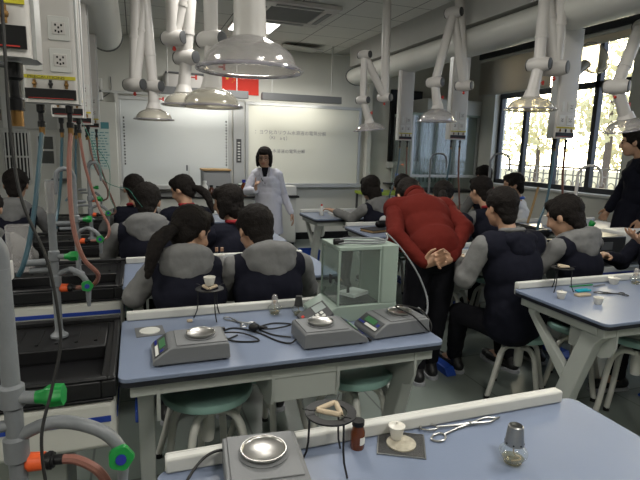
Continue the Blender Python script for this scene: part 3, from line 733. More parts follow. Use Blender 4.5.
# ------------------------------------------------------------------ taps
def knob(b, c, axis, r, L, lobes=6):
    """fluted knob along axis"""
    axis = V(axis).normalized(); R = axis.to_track_quat('Z', 'Y').to_matrix(); c = V(c)
    n = lobes*6
    prof = [(0, .0), (.55, .0), (.62, .25), (.95, .45), (1, .7), (.92, 1.0), (0, 1.0)]
    vs = []
    for pr, pz in prof:
        for q in range(n):
            a = 2*pi*q/n; m = 1-.13*max(0, pr-.5)*2*(.5-.5*cos(lobes*a))
            vs.append(c+R @ V((r*pr*m*cos(a), r*pr*m*sin(a), L*pz)))
    k = len(prof)
    b._add(vs, [(i*n+q, i*n+(q+1) % n, (i+1)*n+(q+1) % n, (i+1)*n+q) for i in range(k-1) for q in range(n)])
    return b
def tap(x, y, lab, group='grey lab taps along the sinks', top=1.38, dx=.17, zb=.80, big=1.0, goose=1):
    t = thing('lab_tap', lab, 'tap', (x, y, zb), group=group)
    z = lambda h: h-zb
    MB().lathe([(0, 0), (.032, 0), (.032, .008), (.018, .02), (.0145, .03), (.0145, z(1.00)), (.020, z(1.005)), (.020, z(1.045)), (.0145, z(1.05)), (.0145, z(1.10)), (.020, z(1.105)), (.020, z(1.14)), (.0145, z(1.145)), (.0135, z(top)), (0, z(top))], n=18).build('pipe', 'pipe', t)
    if not goose: MB().lathe([(0, z(top)+.001), (.0165, z(top)-.004), (.0165, z(top)-.12), (.0145, z(top)-.125)], n=16).build('clear_tube', 'hood', t)
    if goose:
        g = goose
        MB().tube([(0, 0, z(top)-.01), (0, .0, z(top)+.03), (g*.018, -.01, z(top)+.060), (g*.045, -.02, z(top)+.070), (g*.075, -.03, z(top)+.055), (g*.085, -.03, z(top)+.01), (g*.088, -.03, z(top)-.07)], [.0125]*6+[.009], 12, smooth=5).build('gooseneck', 'pipe', t)
    # side valve with green knob
    v = MB().cyl((.012, -.005, z(1.12)), (.04, -.012, z(1.12)), .011, n=12).build('valve', 'pipe', t)
    knob(MB(), (.038, -.012, z(1.12)), (1, -.15, .06), .020, .044).build('knob', 'green', v)
    # spout with a second knob
    s = MB().tube([(0, 0, z(1.045)), (.05, -.01, z(1.068)), (dx*.55, -.02, z(1.068)), (dx*.85, -.03, z(1.045)), (dx, -.035, z(1.005)), (dx, -.036, z(.955)), (dx, -.036, z(.925))], [.0115]*5+[.009, .006], 12, smooth=4).build('spout', 'pipe', t)
    k = knob(MB(), (dx, -.047, z(1.010)), (0, -1, .15), .023, .022, 5).build('knob', 'green', s)
    MB().cyl((dx, -.068, z(1.0128)), (dx, -.0725, z(1.0135)), .009, n=14).build('knob_cap', 'blue_cap', s)
    MB().cyl((0, 0, z(1.07)), (-.085, -.01, z(1.07)), .010, n=10).build('branch', 'pipe', t)
    MB().cyl((-.03, 0, z(1.10)), (-.10, -.01, z(1.10)), .013, n=10).build('branch', 'pipe', t)
    h = MB().cyl((.012, 0, z(.995)), (.018, 0, z(.995)), .012, n=12).cyl((.018, 0, z(.995)), (.042, -.004, z(.995)), .0165, .0155, n=14).build('hose_nut', 'orange', t)
    MB().cyl((.042, -.004, z(.995)), (.058, -.006, z(.995)), .0135, n=12).cyl((.048, -.005, z(.995)), (.054, -.006, z(.995)), .016, n=12).cyl((.058, -.006, z(.995)), (.072, -.008, z(.995)), .009, n=12).build('hose_tail', 'black', t)
    return t
tap(-.212, .93, 'large grey tap rising nearest the viewer, with green knobs', top=1.345, goose=-1)
tap(-.305, 2.12, 'grey tap with green and blue knobs on the sink beside the balance table', top=1.41, dx=.115, goose=0)
tap(-.330, 3.15, 'grey tap with green knobs on the third sink of the row', top=1.335, dx=.125, goose=-1)
tap(-.345, 4.32, 'grey tap with a green knob below the brown hose', top=1.33, dx=.13)
tap(-.430, 5.42, 'farthest grey tap of the left row', top=1.31, dx=.10)
def plain_tap(x, y, lab, m='pipe', top=1.30, s=1):
    t = thing('gooseneck_tap', lab, 'tap', (x, y, .80), group='curved taps on the right sinks')
    MB().lathe([(0, 0), (.03, 0), (.03, .01), (.013, .02), (.013, top-.86), (0, top-.86)], n=14).build('pipe', m, t)
    MB().tube([(0, 0, top-.87), (0, 0, top-.82), (s*.03, -.02, top-.765), (s*.09, -.04, top-.75), (s*.15, -.06, top-.765), (s*.18, -.07, top-.82), (s*.185, -.07, top-.92)], .011, 10, smooth=4).build('gooseneck', m, t)
    v = MB().cyl((0, 0, .1), (.03, -.05, .12), .009, n=8).build('valve', m, t)
    knob(MB(), (.03, -.05, .12), (.3, -.6, .5), .022, .03).build('knob', 'green', v)
    return t
plain_tap(3.45, 4.40, 'curved dark tap in front of the fume cupboard, beside the middle pendant', 'pipe', 1.50)
plain_tap(3.42, 5.50, 'curved dark tap left of the other in front of the fume cupboard', 'pipe', 1.48)
plain_tap(3.48, 3.30, 'curved pale tap in front of the bright window', 'arm', 1.42)
t = thing('valve_post', 'short grey post with a green handle on the right sink row', 'tap', (3.62, 3.26, .80))
MB().cyl((0, 0, 0), (.01, 0, .16), .014, n=12).build('post', 'pipe', t); knob(MB(), (.01, 0, .15), (.35, -.2, .8), .026, .06).build('knob', 'green', t)
t = thing('tube_stand', 'slanting tan wooden rod beside the pale shirt', 'rod', (4.05, 4.45, .80))
MB().cyl((0, 0, 0), (.10, 0, .40), .013, n=8).build('rod', 'tan', t)

# ------------------------------------------------------------------ service pendants
def socket(b_par, x, y, z, w, h, holes=True):
    s = MB().rbox((x-w/2, y-.006, z-h/2), (x+w/2, y, z+h/2), .006, 3, 'y').build('socket_plate', 'white', b_par, bevel=.002)
    if holes:
        q = w*.30
        p = MB().box((x-q, y-.009, z-q), (x+q, y-.0062, z+q))
        p.build('socket_face', 'arm', s, bevel=.001)
        b = MB()
        for hx, hz in ((-.5, .5), (.5, .5), (0, .1), (-.5, -.45), (.5, -.45), (0, -.6)): b.box((x+hx*q*.9-.0028, y-.0098, z+hz*q-.0035), (x+hx*q*.9+.0028, y-.0091, z+hz*q+.0035))
        b.build('pin_holes', 'black', s, smooth=False)
def pendant(x, y, w, lab, zt, wr=True, notch=False, big=False, full=True):
    zb = 1.687; d = .10
    t = thing('service_pendant', lab, 'service pendant', (x, y, zb), group='service pendants over the sink rows')
    MB().rbox((-w/2, 0, .0), (w/2, d, zt-zb), .012, 3).build('housing', 'arm', t)
    MB().box((-w/2-.006, .02, .0), (-w/2-.0005, d-.02, zt-zb)).box((w/2+.0005, .02, 0), (w/2+.006, d-.02, zt-zb)).build('side_rail', 'alu', t, smooth=False)
    MB().box((-w/2+.002, -.006, .012), (w/2-.004, -.0005, .048)).build('name_plate', 'black', t, smooth=False)
    MB().box((-w/2+.012, -.0068, .0145), (w/2-.014, -.0062, .0165)).build('plate_edge', 'red', t, smooth=False)
    MB().box((-w/2+.002, -.004, .082), (w/2-.004, -.0005, .094)).build('warning_strip', 'yellow', t, smooth=False)
    if wr: text('PRECAUTIONS', .012, 'ink', 'warning_text', t, (-w/2+.012, -.0045, .0835), (pi/2, 0, 0), .0002, sx=1.5)
    for i, m in ((-.3, 'brass'), (0, 'iron'), (.3, 'brass')):
        MB().cyl((i*w, -.008, .050), (i*w, -.008, .078), .005, n=8).ell((i*w, -.008, .064), .008, n=8, k=6).build('gas_cock', m, t)
    hh = zt-zb
    if hh > .3:
        for zz in (.148, .256):
            socket(t, .036, 0, zz, .070, .082); socket(t, -.050, 0, zz, .056 if zz < .2 else .024, .078, zz < .2)
    for i in (-.26, .30):
        MB().lathe([(0, -.005), (.014, -.005), (.014, -.03), (.009, -.035), (.009, -.062), (.013, -.066), (.013, -.085), (0, -.085)], (i*w, .04, 0), n=14).build('hose_fitting', 'black', t)
        MB().lathe([(0, -.0851), (.010, -.0851), (.010, -.112), (0, -.112)], (i*w, .04, 0), n=12).build('hose_clip', 'brass', t)
    return t
pendant(-.243, 1.00, .17, 'service pendant nearest the viewer, cut by the left picture edge', 2.56)
pendant(-.275, 2.10, .17, 'service pendant with four sockets and a yellow strip, second from the viewer', 2.56)
pendant(-.345, 3.22, .16, 'service pendant half hidden behind the four-socket one', 2.56)
pendant(-.385, 4.36, .16, 'service pendant holding the brown hose, near the poster', 2.56)
pendant(-.400, 5.50, .16, 'farthest service pendant of the left row', 2.56)
pendant(3.30, 5.95, .19, 'service pendant in front of the black wall display', 2.56)
pendant(3.32, 4.82, .20, 'service pendant in front of the fume cupboard', 2.56)
pendant(3.37, 3.38, .20, 'service pendant in front of the bright window', 2.56)
# lever and bulky fitting on the nearest pendant
t = thing('shutoff_lever', 'dark grey lever hanging at the base of the nearest pendant', 'valve', (-.225, .985, 1.66))
MB().tube([(-.04, -.01, .012), (.0, -.012, .014), (.035, -.014, .008)], [.006, .006, .004], 8).build('lever', 'dgrey', t)
MB().lathe([(0, 0), (.020, 0), (.020, -.028), (.013, -.034), (.013, -.054), (.020, -.060), (.020, -.078), (0, -.078)], n=16).build('fitting', 'black', t)

def hose(name, pts, r, m, lab, cat='hose', group=None, n=8):
    o = MB().tube(pts, r, n, smooth=6).build(name, m)
    return tag(o, lab, cat, group)
GH = 'hoses hanging from the left pendants'
hose('hose', [(-.319, 2.14, 1.588), (-.330, 2.11, 1.48), (-.345, 2.06, 1.33), (-.366, 2.02, 1.20), (-.385, 1.99, 1.12), (-.405, 2.0, 1.08)], .0085, 'teal_hose', 'thick teal hose hanging from the four-socket pendant', group=GH)
hose('hose', [(-.224, 2.14, 1.588), (-.233, 2.10, 1.45), (-.226, 2.05, 1.254), (-.196, 2.03, 1.129), (-.150, 2.05, 1.058), (-.175, 2.09, 1.005), (-.236, 2.112, .995)], .0085, 'pink_hose', 'pink hose looping from the four-socket pendant to the orange nut', group=GH)
hose('hose', [(-.387, 3.26, 1.588), (-.405, 3.26, 1.36), (-.425, 3.24, 1.19), (-.44, 3.18, 1.09), (-.43, 3.15, 1.075)], .008, 'teal_hose', 'teal hose hanging behind the four-socket pendant', group=GH)
hose('hose', [(-.297, 3.26, 1.588), (-.272, 3.25, 1.393), (-.214, 3.20, 1.193), (-.160, 3.15, 1.079), (-.175, 3.13, 1.01), (-.258, 3.14, .995)], .008, 'pink_hose', 'pink hose curving down in front of the grey-hooded student', group=GH)
hose('hose', [(-.427, 4.40, 1.588), (-.44, 4.40, 1.4), (-.45, 4.38, 1.22), (-.52, 4.35, 1.10)], .008, 'teal_hose', 'teal hose hanging in front of the poster pillar', group=GH)
hose('hose', [(-.337, 4.40, 1.588), (-.303, 4.37, 1.379), (-.212, 4.34, 1.188), (-.166, 4.31, 1.05), (-.18, 4.30, 1.0), (-.273, 4.312, .995)], .008, 'brown_hose', 'brown hose curving beside the teal poster', group=GH)
hose('hose', [(-.352, 5.54, 1.588), (-.34, 5.5, 1.37), (-.28, 5.46, 1.15), (-.27, 5.42, 1.03), (-.31, 5.41, .995), (-.355, 5.412, .995)], .008, 'brown_hose', 'farthest brown hose, beside the green wire', group=GH)
hose('hose', [(-.14, .922, .995), (-.115, .915, .992), (-.082, .905, .97), (-.064, .90, .93), (-.056, .90, .86), (-.09, .88, .815), (-.2, .8, .822)], .0085, 'pink_hose', 'grey and red hose bending down from the orange nut at the nearest tap', group=GH)
GR = 'hoses hanging from the right pendants'
for (x, y, w), l in zip(((3.30, 5.95, .19), (3.32, 4.82, .20), (3.37, 3.38, .20)), ('the pendant by the black wall display', 'the pendant by the fume cupboard', 'the pendant by the bright window')):
    a, c = x-.26*w, x+.3*w
    hose('hose', [(a, y+.04, 1.588), (a-.02, y+.02, 1.40), (a-.07, y, 1.15), (a-.14, y-.02, 1.0), (a-.16, y-.02, .835)], .010, 'teal_hose', 'bluish hose sweeping down left from '+l, group=GR)
    hose('hose', [(c, y+.04, 1.588), (c+.0, y+.03, 1.35), (c+.01, y, 1.10), (c+.03, y-.02, .835)], .010, 'brown_hose', 'brownish hose hanging straight from '+l, group=GR)
hose('cable', [(-.188, 1.0, 2.2), (-.186, .96, 1.80), (-.184, .94, 1.672), (-.183, .93, 1.566), (-.172, .915, 1.458), (-.140, .905, 1.358), (-.128, .895, 1.262), (-.128, .885, 1.214), (-.142, .865, 1.151), (-.156, .84, 1.088), (-.150, .82, 1.005), (-.13, .80, .90), (-.16, .78, .825)], .0026, 'rubber', 'thin black cable dangling close to the viewer over the nearest sink', 'cable')
hose('wire', [(-.32, 3.55, 1.705), (-.258, 3.5, 1.57), (-.217, 3.45, 1.42), (-.18, 3.42, 1.32), (-.115, 3.40, 1.285), (-.05, 3.38, 1.272), (-.01, 3.38, 1.215), (.03, 3.42, 1.155)], .0022, 'wire_green', 'green wire coiled and hanging by the poster', 'wire', n=5)
hose('wire', [(-.236, 3.30, 1.56), (-.155, 3.3, 1.422), (-.149, 3.3, 1.315), (-.155, 3.28, 1.24), (-.12, 3.25, 1.16)], .0018, 'wire_green', 'thin green wire hanging straight beside the poster pillar', 'wire', n=5)

# ------------------------------------------------------------------ extraction arms
def knuckle(b, c, axis, r, L):
    c = V(c); a = V(axis).normalized()
    b.cyl(c-a*L/2, c+a*L/2, r, n=20)
def extraction_arm(lab, joints, rs, caps, hood_c, hr, hm='hood', tilt=(0, 0), pole_top=None, hh=.62, neck=None):
    """joints from the ceiling down to the neck; caps: list of (joint index, axis)"""
    base = V((joints[0][0], joints[0][1], joints[0][2]))
    t = thing('extraction_arm', lab, 'extraction arm', base, group='jointed fume extraction arms')
    P = [V(j)-base for j in joints]
    for i in range(len(P)-1):
        n = MB().tube([P[i], P[i]*.5+P[i+1]*.5, P[i+1]], [rs[i], rs[i], rs[i]*.92], 18)
        d = (P[i+1]-P[i]); L = d.length; d.normalize()
        if L > .35:
            m_ = P[i]+d*L*.62; n.cyl(m_, m_+d*.02, rs[i]*1.09, n=18)
        n.build('pole' if i == 0 else 'arm_tube', 'arm', t)
    for i, ax in caps:
        a = V(ax).normalized(); c = P[i]; r = rs[min(i, len(rs)-1)]*1.28
        a = (a+V((0, -1.5 if base.x > 1.5 else -.85, 0))).normalized(); k = MB(); L = r*2.6
        k.tube([c-a*L*.55, c-a*L*.45, c-a*L*.1, c+a*L*.1, c+a*L*.45, c+a*L*.55], [r*.72, r*.86, r*1.02, r*1.02, r*.86, r*.72], 20)
        kk = k.build('elbow', 'arm', t)
        for s in (-1, 1): MB().tube([c+a*s*L*.55, c+a*s*(L*.55+.006), c+a*s*(L*.55+.010)], [r*.76, r*.76, r*.6], 18).build('elbow_cap', 'dgrey', kk)
        MB().cyl(c+V((0, 0, -r*.8)), c+V((0, 0, -r*1.3)), r*.16, n=8).ell(c+V((0, 0, -r*1.3)), r*.24, n=8, k=6).build('lock_knob', 'red', kk)
    hc = V(hood_c)-base; R = Euler((tilt[0], tilt[1], 0)).to_matrix(); nr = rs[-1]
    prof = [(nr*1.05, hh*hr)]
    for i in range(1, 10):
        a = pi/2*i/9; prof.append((max(nr*1.05, hr*sin(a)) if i > 2 else nr*1.05+(hr*sin(pi/2*3/9)-nr*1.05)*i/3, hh*hr*cos(a)**.9 if i < 9 else 0))
    prof = [(r_ if r_ < nr*1.2 else r_*.90, z_) for r_, z_ in prof]+[(hr, -.003), (hr, -.006)]
    h = MB().lathe(prof+[(hr-.003, -.004)]+[(max(nr, r_-.004), z_-.004) for r_, z_ in reversed(prof[:-1])], hc, n=40, R=R).build('hood', hm, t)
    MB().torus(hc, hr, .0065, R, 44, 8).build('hood_rim', 'hood_rim', h)
    cw = 1.5 if nr < .049 else 1.15
    MB().lathe([(nr*.9, hh*hr-.004), (nr*cw, hh*hr-.004), (nr*(.5+cw*.5), hh*hr+.02), (nr*1.05, hh*hr+.05)], hc, n=24, R=R).build('hood_collar', 'arm', t)
    n0 = P[-1]; n1 = hc+R @ V((0, 0, hh*hr))
    MB().tube([n0, n0*.4+n1*.6, n1], [nr*.9, nr*.98, nr*1.08], 20).build('neck', 'arm', t)
    nd = (n1-n0).normalized(); q = n0*.45+n1*.55
    MB().cyl(q+V((nr*.9, 0, 0)), q+V((nr*1.7, 0, 0)), .006, n=6).box(q+V((nr*1.6, -.006, -.016)), q+V((nr*1.9, .006, .016))).build('damper_knob', 'red', t)
    return t
extraction_arm('large clear dome hood of the nearest extraction arm, top centre-left', [(.16, 1.25, 3.1), (.18, 1.3, 2.62), (.35, 1.7, 2.95), (.352, 1.7, 2.40)], [.045, .045, .0495], [(1, (1, 0, 0)), (2, (1, 0, 0)), (3, (1, .3, 0))], (.36, 1.70, 1.795), .168, hh=.60)
extraction_arm('clear dome hood on a straight arm, just under the nearest large one', [(.10, 2.6, 3.1), (.12, 2.65, 2.55), (.385, 2.8, 2.9), (.39, 2.8, 2.09)], [.036, .038, .038], [(1, (1, 0, 0)), (2, (1, 0, 0)), (3, (1, -.2, 0))], (.388, 2.8, 1.755), .160, 'hood_amber', hh=.60)
extraction_arm('smoky hood overlapped by the straight arm beside it', [(.30, 3.9, 3.1), (.285, 3.9, 2.29), (.40, 3.86, 2.62), (.365, 3.9, 2.165)], [.058, .045, .045], [(1, (1, -.1, 0)), (3, (1, -.1, 0))], (.345, 3.9, 1.835), .155, 'hood_amber', hh=.58)
extraction_arm('small cream hood hanging over the grey-hooded student', [(.07, 4.8, 3.1), (.015, 4.8, 2.05), (.12, 4.8, 2.75), (.165, 4.8, 2.045)], [.048, .048, .046], [(1, (1, 0, 0)), (3, (1, 0, 0))], (.167, 4.8, 1.765), .168, 'hood_amber', hh=.55)
extraction_arm('thin arm folded beside the cream hood, its elbow near the projector', [(.17, 4.3, 3.1), (.21, 4.3, 2.25), (.15, 4.35, 2.95)], [.045, .04], [(1, (1, -.1, 0)), (2, (1, 0, 0))], (.60, 4.9, 2.02), .13, 'hood', tilt=(0, -.3)) if False else None
extraction_arm('far extraction arm with a small clear hood near the right end of the whiteboard', [(2.476, 5.0, 3.1), (2.50, 5.0, 2.10), (2.25, 5.0, 2.51), (2.25, 5.0, 2.06)], [.045, .04, .036], [(1, (1, -.2, 0)), (2, (1, -.2, 0)), (3, (1, -.2, 0))], (2.345, 5.0, 1.76), .17, tilt=(0, -.12), hh=.45)
extraction_arm('folded extraction arm whose hood hangs before the fume cupboard', [(2.99, 4.5, 3.1), (3.13, 4.5, 2.21), (2.95, 4.5, 2.88), (2.79, 4.5, 2.22)], [.045, .043, .043], [(1, (1, -.2, 0)), (2, (1, -.2, 0)), (3, (1, -.2, 0))], (2.84, 4.5, 1.85), .185, 'hood', hh=.66)
extraction_arm('big extraction arm with an amber hood before the window', [(3.11, 3.3, 3.1), (3.12, 3.3, 2.22), (3.0, 3.35, 2.80), (2.96, 3.3, 2.235)], [.052, .050, .045], [(1, (1, -.3, 0)), (2, (1, 0, 0)), (3, (1, -.3, 0))], (2.92, 3.3, 1.895), .195, 'hood_amber', hh=.50)
extraction_arm('rightmost extraction arm, hood cut by the picture edge above the standing person', [(3.80, 3.1, 3.3), (3.72, 3.05, 2.55), (3.60, 3.0, 2.50), (3.44, 3.0, 2.07)], [.045, .045, .045], [(1, (0, 1, 0)), (3, (1, -.3, 0))], (3.60, 3.0, 1.765), .165, 'hood', tilt=(0, -.25), hh=.5)
extraction_arm('upturned clear hood in front of the upper window panes', [(4.6, 4.3, 3.3), (4.55, 4.3, 2.75), (4.17, 4.2, 2.24)], [.035, .035], [(1, (1, 0, 0)), (2, (1, -.2, 0))], (4.47, 4.2, 2.57), .17, 'hood', tilt=(0, 1.0+pi*0), hh=-.45) if False else None
t = thing('extraction_arm', 'upturned clear dome hood in front of the upper window panes', 'extraction arm', (4.17, 4.2, 3.3), group='jointed fume extraction arms')
MB().tube([(0, .1, .0), (0, .1, -.5), (.02, .0, -1.02)], [.032, .032, .03], 14).build('pole', 'arm', t)
k = MB().cyl((.0, -.03, -1.05), (.04, .05, -1.05), .05, n=16).build('elbow', 'arm', t)
MB().tube([(.02, 0, -1.05), (.09, 0, -.93), (.20, 0, -.82)], [.032, .034, .05], 16).build('neck', 'arm', t)
R = Euler((0, 1.0, 0)).to_matrix()
prof = [(.05, 0)]+[(.17*sin(a), .11-.11*cos(a)) for a in [pi/2*i/8 for i in range(3, 9)]]
MB().lathe(prof+[(r_-.004, z_+.002) for r_, z_ in reversed(prof)], (.20, 0, -.82), n=36, R=R).build('hood', 'hood_amber', t)
MB().torus(V((.20, 0, -.82))+R @ V((0, 0, .11)), .17, .006, R, 40, 8).build('hood_rim', 'hood_rim', t)

# ------------------------------------------------------------------ bench equipment
def make_balance(x, y, rz, lab, z=.80, group='grey electronic balances', face=True):
    t = thing('electronic_balance', lab, 'balance', (x, y, z), rz, group)
    MB().prism([(-.135, .006), (-.135, .020), (-.128, .028), (-.078, .062), (-.066, .066), (.120, .066), (.127, .060), (.130, .006)], -.088, .088, 'y').build('balance_body', 'grey', t, bevel=.004)
    MB().box((-.055, -.078, .0662), (.118, .078, .070)).build('top_plate', 'grey', t, bevel=.002)
    ang = math.atan2(.034, .050); R = Euler((0, -ang, 0)).to_matrix(); c = V((-.104, 0, .0445))
    p = MB(); p._add([c+R @ V(q) for q in ((-.027, -.076, .0012), (.027, -.076, .0012), (.027, .076, .0012), (-.027, .076, .0012), (-.027, -.076, .003), (.027, -.076, .003), (.027, .076, .003), (-.027, .076, .003))], [(0, 1, 2, 3), (4, 7, 6, 5), (0, 4, 5, 1), (1, 5, 6, 2), (2, 6, 7, 3), (3, 7, 4, 0)])
    pn = p.build('control_panel', 'dgrey', t, smooth=False)
    def chip(n, x0, x1, y0, y1, m, h=.0045):
        b = MB(); b._add([c+R @ V(q) for q in ((x0, y0, .0031), (x1, y0, .0031), (x1, y1, .0031), (x0, y1, .0031), (x0, y0, h), (x1, y0, h), (x1, y1, h), (x0, y1, h))], [(0, 1, 2, 3), (4, 7, 6, 5), (0, 4, 5, 1), (1, 5, 6, 2), (2, 6, 7, 3), (3, 7, 4, 0)]); b.build(n, m, pn, smooth=False)
    chip('display', -.004, .020, -.035, .045, 'screen')
    chip('label_strip', -.022, -.010, -.070, .02, 'paper', .0036)
    for i in range(4): chip('button', -.021, -.012, .028+i*.012, .036+i*.012, 'blue_cap')
    chip('button', -.003, .01, -.065, -.05, 'blue_cap')
    MB().lathe([(0, .0702), (.056, .0702), (.057, .072), (.050, .0735), (0, .0735)], (.035, 0, 0), n=32).build('pan_seat', 'grey', t)
    MB().lathe([(0, .0795), (.046, .0795), (.049, .082), (.050, .0845), (.0515, .0845), (.0515, .080), (.046, .0738), (0, .0738)], (.035, 0, 0), n=36).build('weighing_pan', 'steel', t)
    for sx in (-.11, .11):
        for sy in (-.07, .07): MB().cyl((sx, sy, 0), (sx, sy, .0065), .009, n=10).build('foot', 'rubber', t)
    return t
bal = make_balance(.165, 1.80, radians(0), 'small grey electronic balance with green display above the first stool')
dup(bal, 'grey electronic balance with black plug in front of the analytical balance', (.70, 1.80, .80), radians(180))
dup(bal, 'grey electronic balance with pale display at the right end of the balance table', (1.00, 1.83, .80), radians(4))
dup(bal, 'large grey electronic balance on the nearest table, cut by the picture bottom', (.245, .985, .80), radians(84))

# analytical balance
t = thing('analytical_balance', 'pale green analytical balance with glass weighing chamber', 'balance', (.92, 2.07, .80))
MB().prism([(-.20, 0), (.175, 0), (.175, .075), (-.12, .075), (-.20, .03)], -.10, .12, 'y').build('balance_base', 'balance', t, bevel=.006)
MB().rbox((.09, -.10, .0755), (.175, .12, .335), .012).build('rear_column', 'balance', t)
MB().box((-.115, -.10, .320), (.0895, .12, .337)).build('chamber_lid', 'balance', t, bevel=.003)
for (x, y) in ((-.112, -.097), (-.112, .112), (.083, -.097), (.083, .112)): MB().box((x-.004, y-.004, .0755), (x+.004, y+.004, .3195)).build('chamber_post', 'balance', t, smooth=False)
MB().box((-.107, -.099, .078), (.078, -.096, .3195)).build('front_glass', 'balance_glass', t, smooth=False)
MB().box((-.115, -.092, .078), (-.112, .107, .3195)).build('side_glass', 'balance_glass', t, smooth=False)
MB().box((-.107, .112, .078), (.078, .115, .3195)).build('rear_glass', 'balance_glass', t, smooth=False)
MB().box((-.108, -.09, .0755), (.082, .105, .083)).build('chamber_floor', 'dgrey', t, smooth=False)
MB().cyl((-.01, .01, .083), (-.01, .01, .098), .012, n=14).cyl((-.01, .01, .098), (-.01, .01, .101), .038, n=24).build('weighing_pan', 'steel', t)
MB().box((-.116, -.03, .16), (-.1195, .0, .20)).build('door_handle', 'dgrey', t, smooth=False)
R = Euler((radians(28), radians(-22), radians(8))).to_matrix(); c = V((-.205, -.085, .045))
def cb(a, b_): 
    q = MB().box(a, b_, R); q.v = [tuple(V(p)+c) for p in q.v]; return q
cp = cb((-.075, -.045, -.012), (.06, .045, .008)).build('control_panel', 'dgrey', t, bevel=.003)
cb((-.005, .0, .0082), (.05, .036, .010)).build('display', 'lcd_pale', cp, smooth=False)
for i in range(4):
    for j in range(2): cb((-.055+i*.022, -.036+j*.018, .0082), (-.041+i*.022, -.024+j*.018, .011)).build('button', 'paper' if i else 'grey', cp, smooth=False)
cb((-.066, .010, .0082), (-.054, .022, .011)).build('power_button', 'red', cp, smooth=False)
tag(MB().box((-.055, -.045, 0), (.055, .045, .014), Matrix.Rotation(.5, 3, 'Z')).build('paper_pad', 'white_shirt', loc=(.915, 2.055, .9015)), 'folded white paper lying inside the glass weighing chamber', 'paper')
tag(MB().cyl((0, 0, 0), (0, 0, .036), .007, n=14).build('vial', 'black', loc=(.880, 2.035, .9158)), 'small black vial standing inside the glass weighing chamber', 'vial')
hose('cable', [(.82, 2.02, 1.142), (.86, 2.0, 1.150), (.95, 1.99, 1.146), (1.04, 2.02, 1.143), (1.06, 2.07, 1.146), (1.0, 2.12, 1.146), (.90, 2.12, 1.150), (.84, 2.07, 1.149), (.88, 2.02, 1.156), (.98, 2.01, 1.153), (1.07, 2.05, 1.150), (1.085, 2.09, 1.170), (1.11, 2.10, 1.155), (1.15, 2.05, 1.10), (1.20, 1.98, 1.00), (1.22, 1.92, .90), (1.19, 1.87, .84), (1.13, 1.84, .884)], .0042, 'pipe', 'grey cable coiled on top of the analytical balance and falling to the right', 'cable')
tag(MB().cyl((-.012, 0, 0), (.014, 0, .0), .014, n=14).cyl((.014, 0, 0), (.032, 0, 0), .008, n=10).build('plug', 'black', loc=(.815, 2.03, 1.152)), 'black plug lying on the lid of the analytical balance', 'plug')

# power cables on the middle table
hose('power_cable', [(.565, 1.80, .815), (.54, 1.79, .806), (.50, 1.83, .804), (.44, 1.95, .804), (.36, 2.02, .804), (.31, 1.98, .804), (.33, 1.88, .804), (.43, 1.85, .805), (.38, 1.93, .812), (.30, 1.96, .810), (.27, 1.92, .804), (.31, 1.90, .804), (.36, 1.93, .806)], .0034, 'rubber', 'black power cable looping across the table left of the plugged-in balance', 'cable')
hose('power_cable', [(.56, 1.85, .806), (.50, 1.90, .804), (.46, 1.99, .804), (.53, 2.03, .805), (.60, 2.00, .806), (.57, 1.96, .812), (.50, 1.95, .811), (.45, 1.97, .812)], .0034, 'rubber', 'second black power cable, ending in a round plug', 'cable')
tag(MB().ell((0, 0, .017), (.024, .020, .017), n=14, k=8).cyl((.02, 0, .014), (.055, -.005, .010), .009, .006, n=10).build('plug', 'black', loc=(.435, 1.965, .8025)), 'round black mains plug lying among the cables', 'plug')
tag(MB().box((-.018, -.009, 0), (.018, .009, .016)).build('plug', 'black', loc=(.30, 1.975, .812), bevel=.003), 'small black connector at the cable loop beside the first balance', 'plug')
hose('power_cable', [(.80, 2.0, .815), (.77, 1.95, .815), (.78, 1.89, .806), (.83, 1.80, .805), (.86, 1.74, .806), (.845, 1.72, .81)], .004, 'rubber', 'black cable slanting down between the two right-hand balances', 'cable')
hose('power_cable', [(1.13, 1.86, .81), (1.17, 1.83, .808), (1.13, 1.75, .81), (1.05, 1.745, .885), (1.02, 1.83, .896), (1.05, 1.86, .896), (1.12, 1.80, .886), (1.145, 1.76, .84), (1.14, 1.75, .806)], .0034, 'rubber', 'black cable looped over the pan of the rightmost balance', 'cable')
hose('power_cable', [(.20, 1.08, .82), (.17, 1.09, .85), (.12, 1.07, .85), (.07, 1.0, .835), (.05, .93, .815), (.06, .87, .804)], .0034, 'rubber', 'black cable curving from behind the nearest balance over the table corner', 'cable')

# tripods
def make_tripod(lab, h=.135, r=.052, clay=True):
    t = thing('tripod_stand', lab, 'tripod', (0, 0, 0), group='iron tripod stands')
    MB().lathe([(r-.013, h-.002), (r+.009, h-.002), (r+.009, h+.002), (r-.013, h+.002)], n=40, close=True).build('ring', 'iron', t)
    for k in range(3):
        a = 2*pi*k/3+.5; c, s = cos(a), sin(a)
        MB().tube([(c*(r-.002), s*(r-.002), h-.002), (c*r, s*r, h*.45), (c*(r+.004), s*(r+.004), .035), (c*(r+.018), s*(r+.018), .0025)], .0026, 8).build('leg', 'iron', t)
    return t
def clay_triangle(x, y, z, rz, lab, s=.036):
    t = thing('pipeclay_triangle', lab, 'triangle', (x, y, z), rz, 'pipeclay triangles on tripods')
    P = [V((s*cos(2*pi*k/3), s*sin(2*pi*k/3), 0)) for k in range(3)]
    for k in range(3):
        a, b_ = P[k], P[(k+1) % 3]; m = (a+b_)/2
        MB().tube([a*.9+m*.1, a*.5+m*.5, b_*.5+m*.5, b_*.9+m*.1], [.0058, .0064, .0064, .0058], 10).build('clay_tube', 'clay', t)
        MB().tube([a, a*1.35, a*1.9+V((0, 0, .006))], .0013, 6).build('wire_end', 'iron', t)
    return t
tp = make_tripod('black tripod ring with clay triangle on the nearest table beside the brown bottle')
tp.location = (.415, 1.035, .80); tp.rotation_euler.z = .3
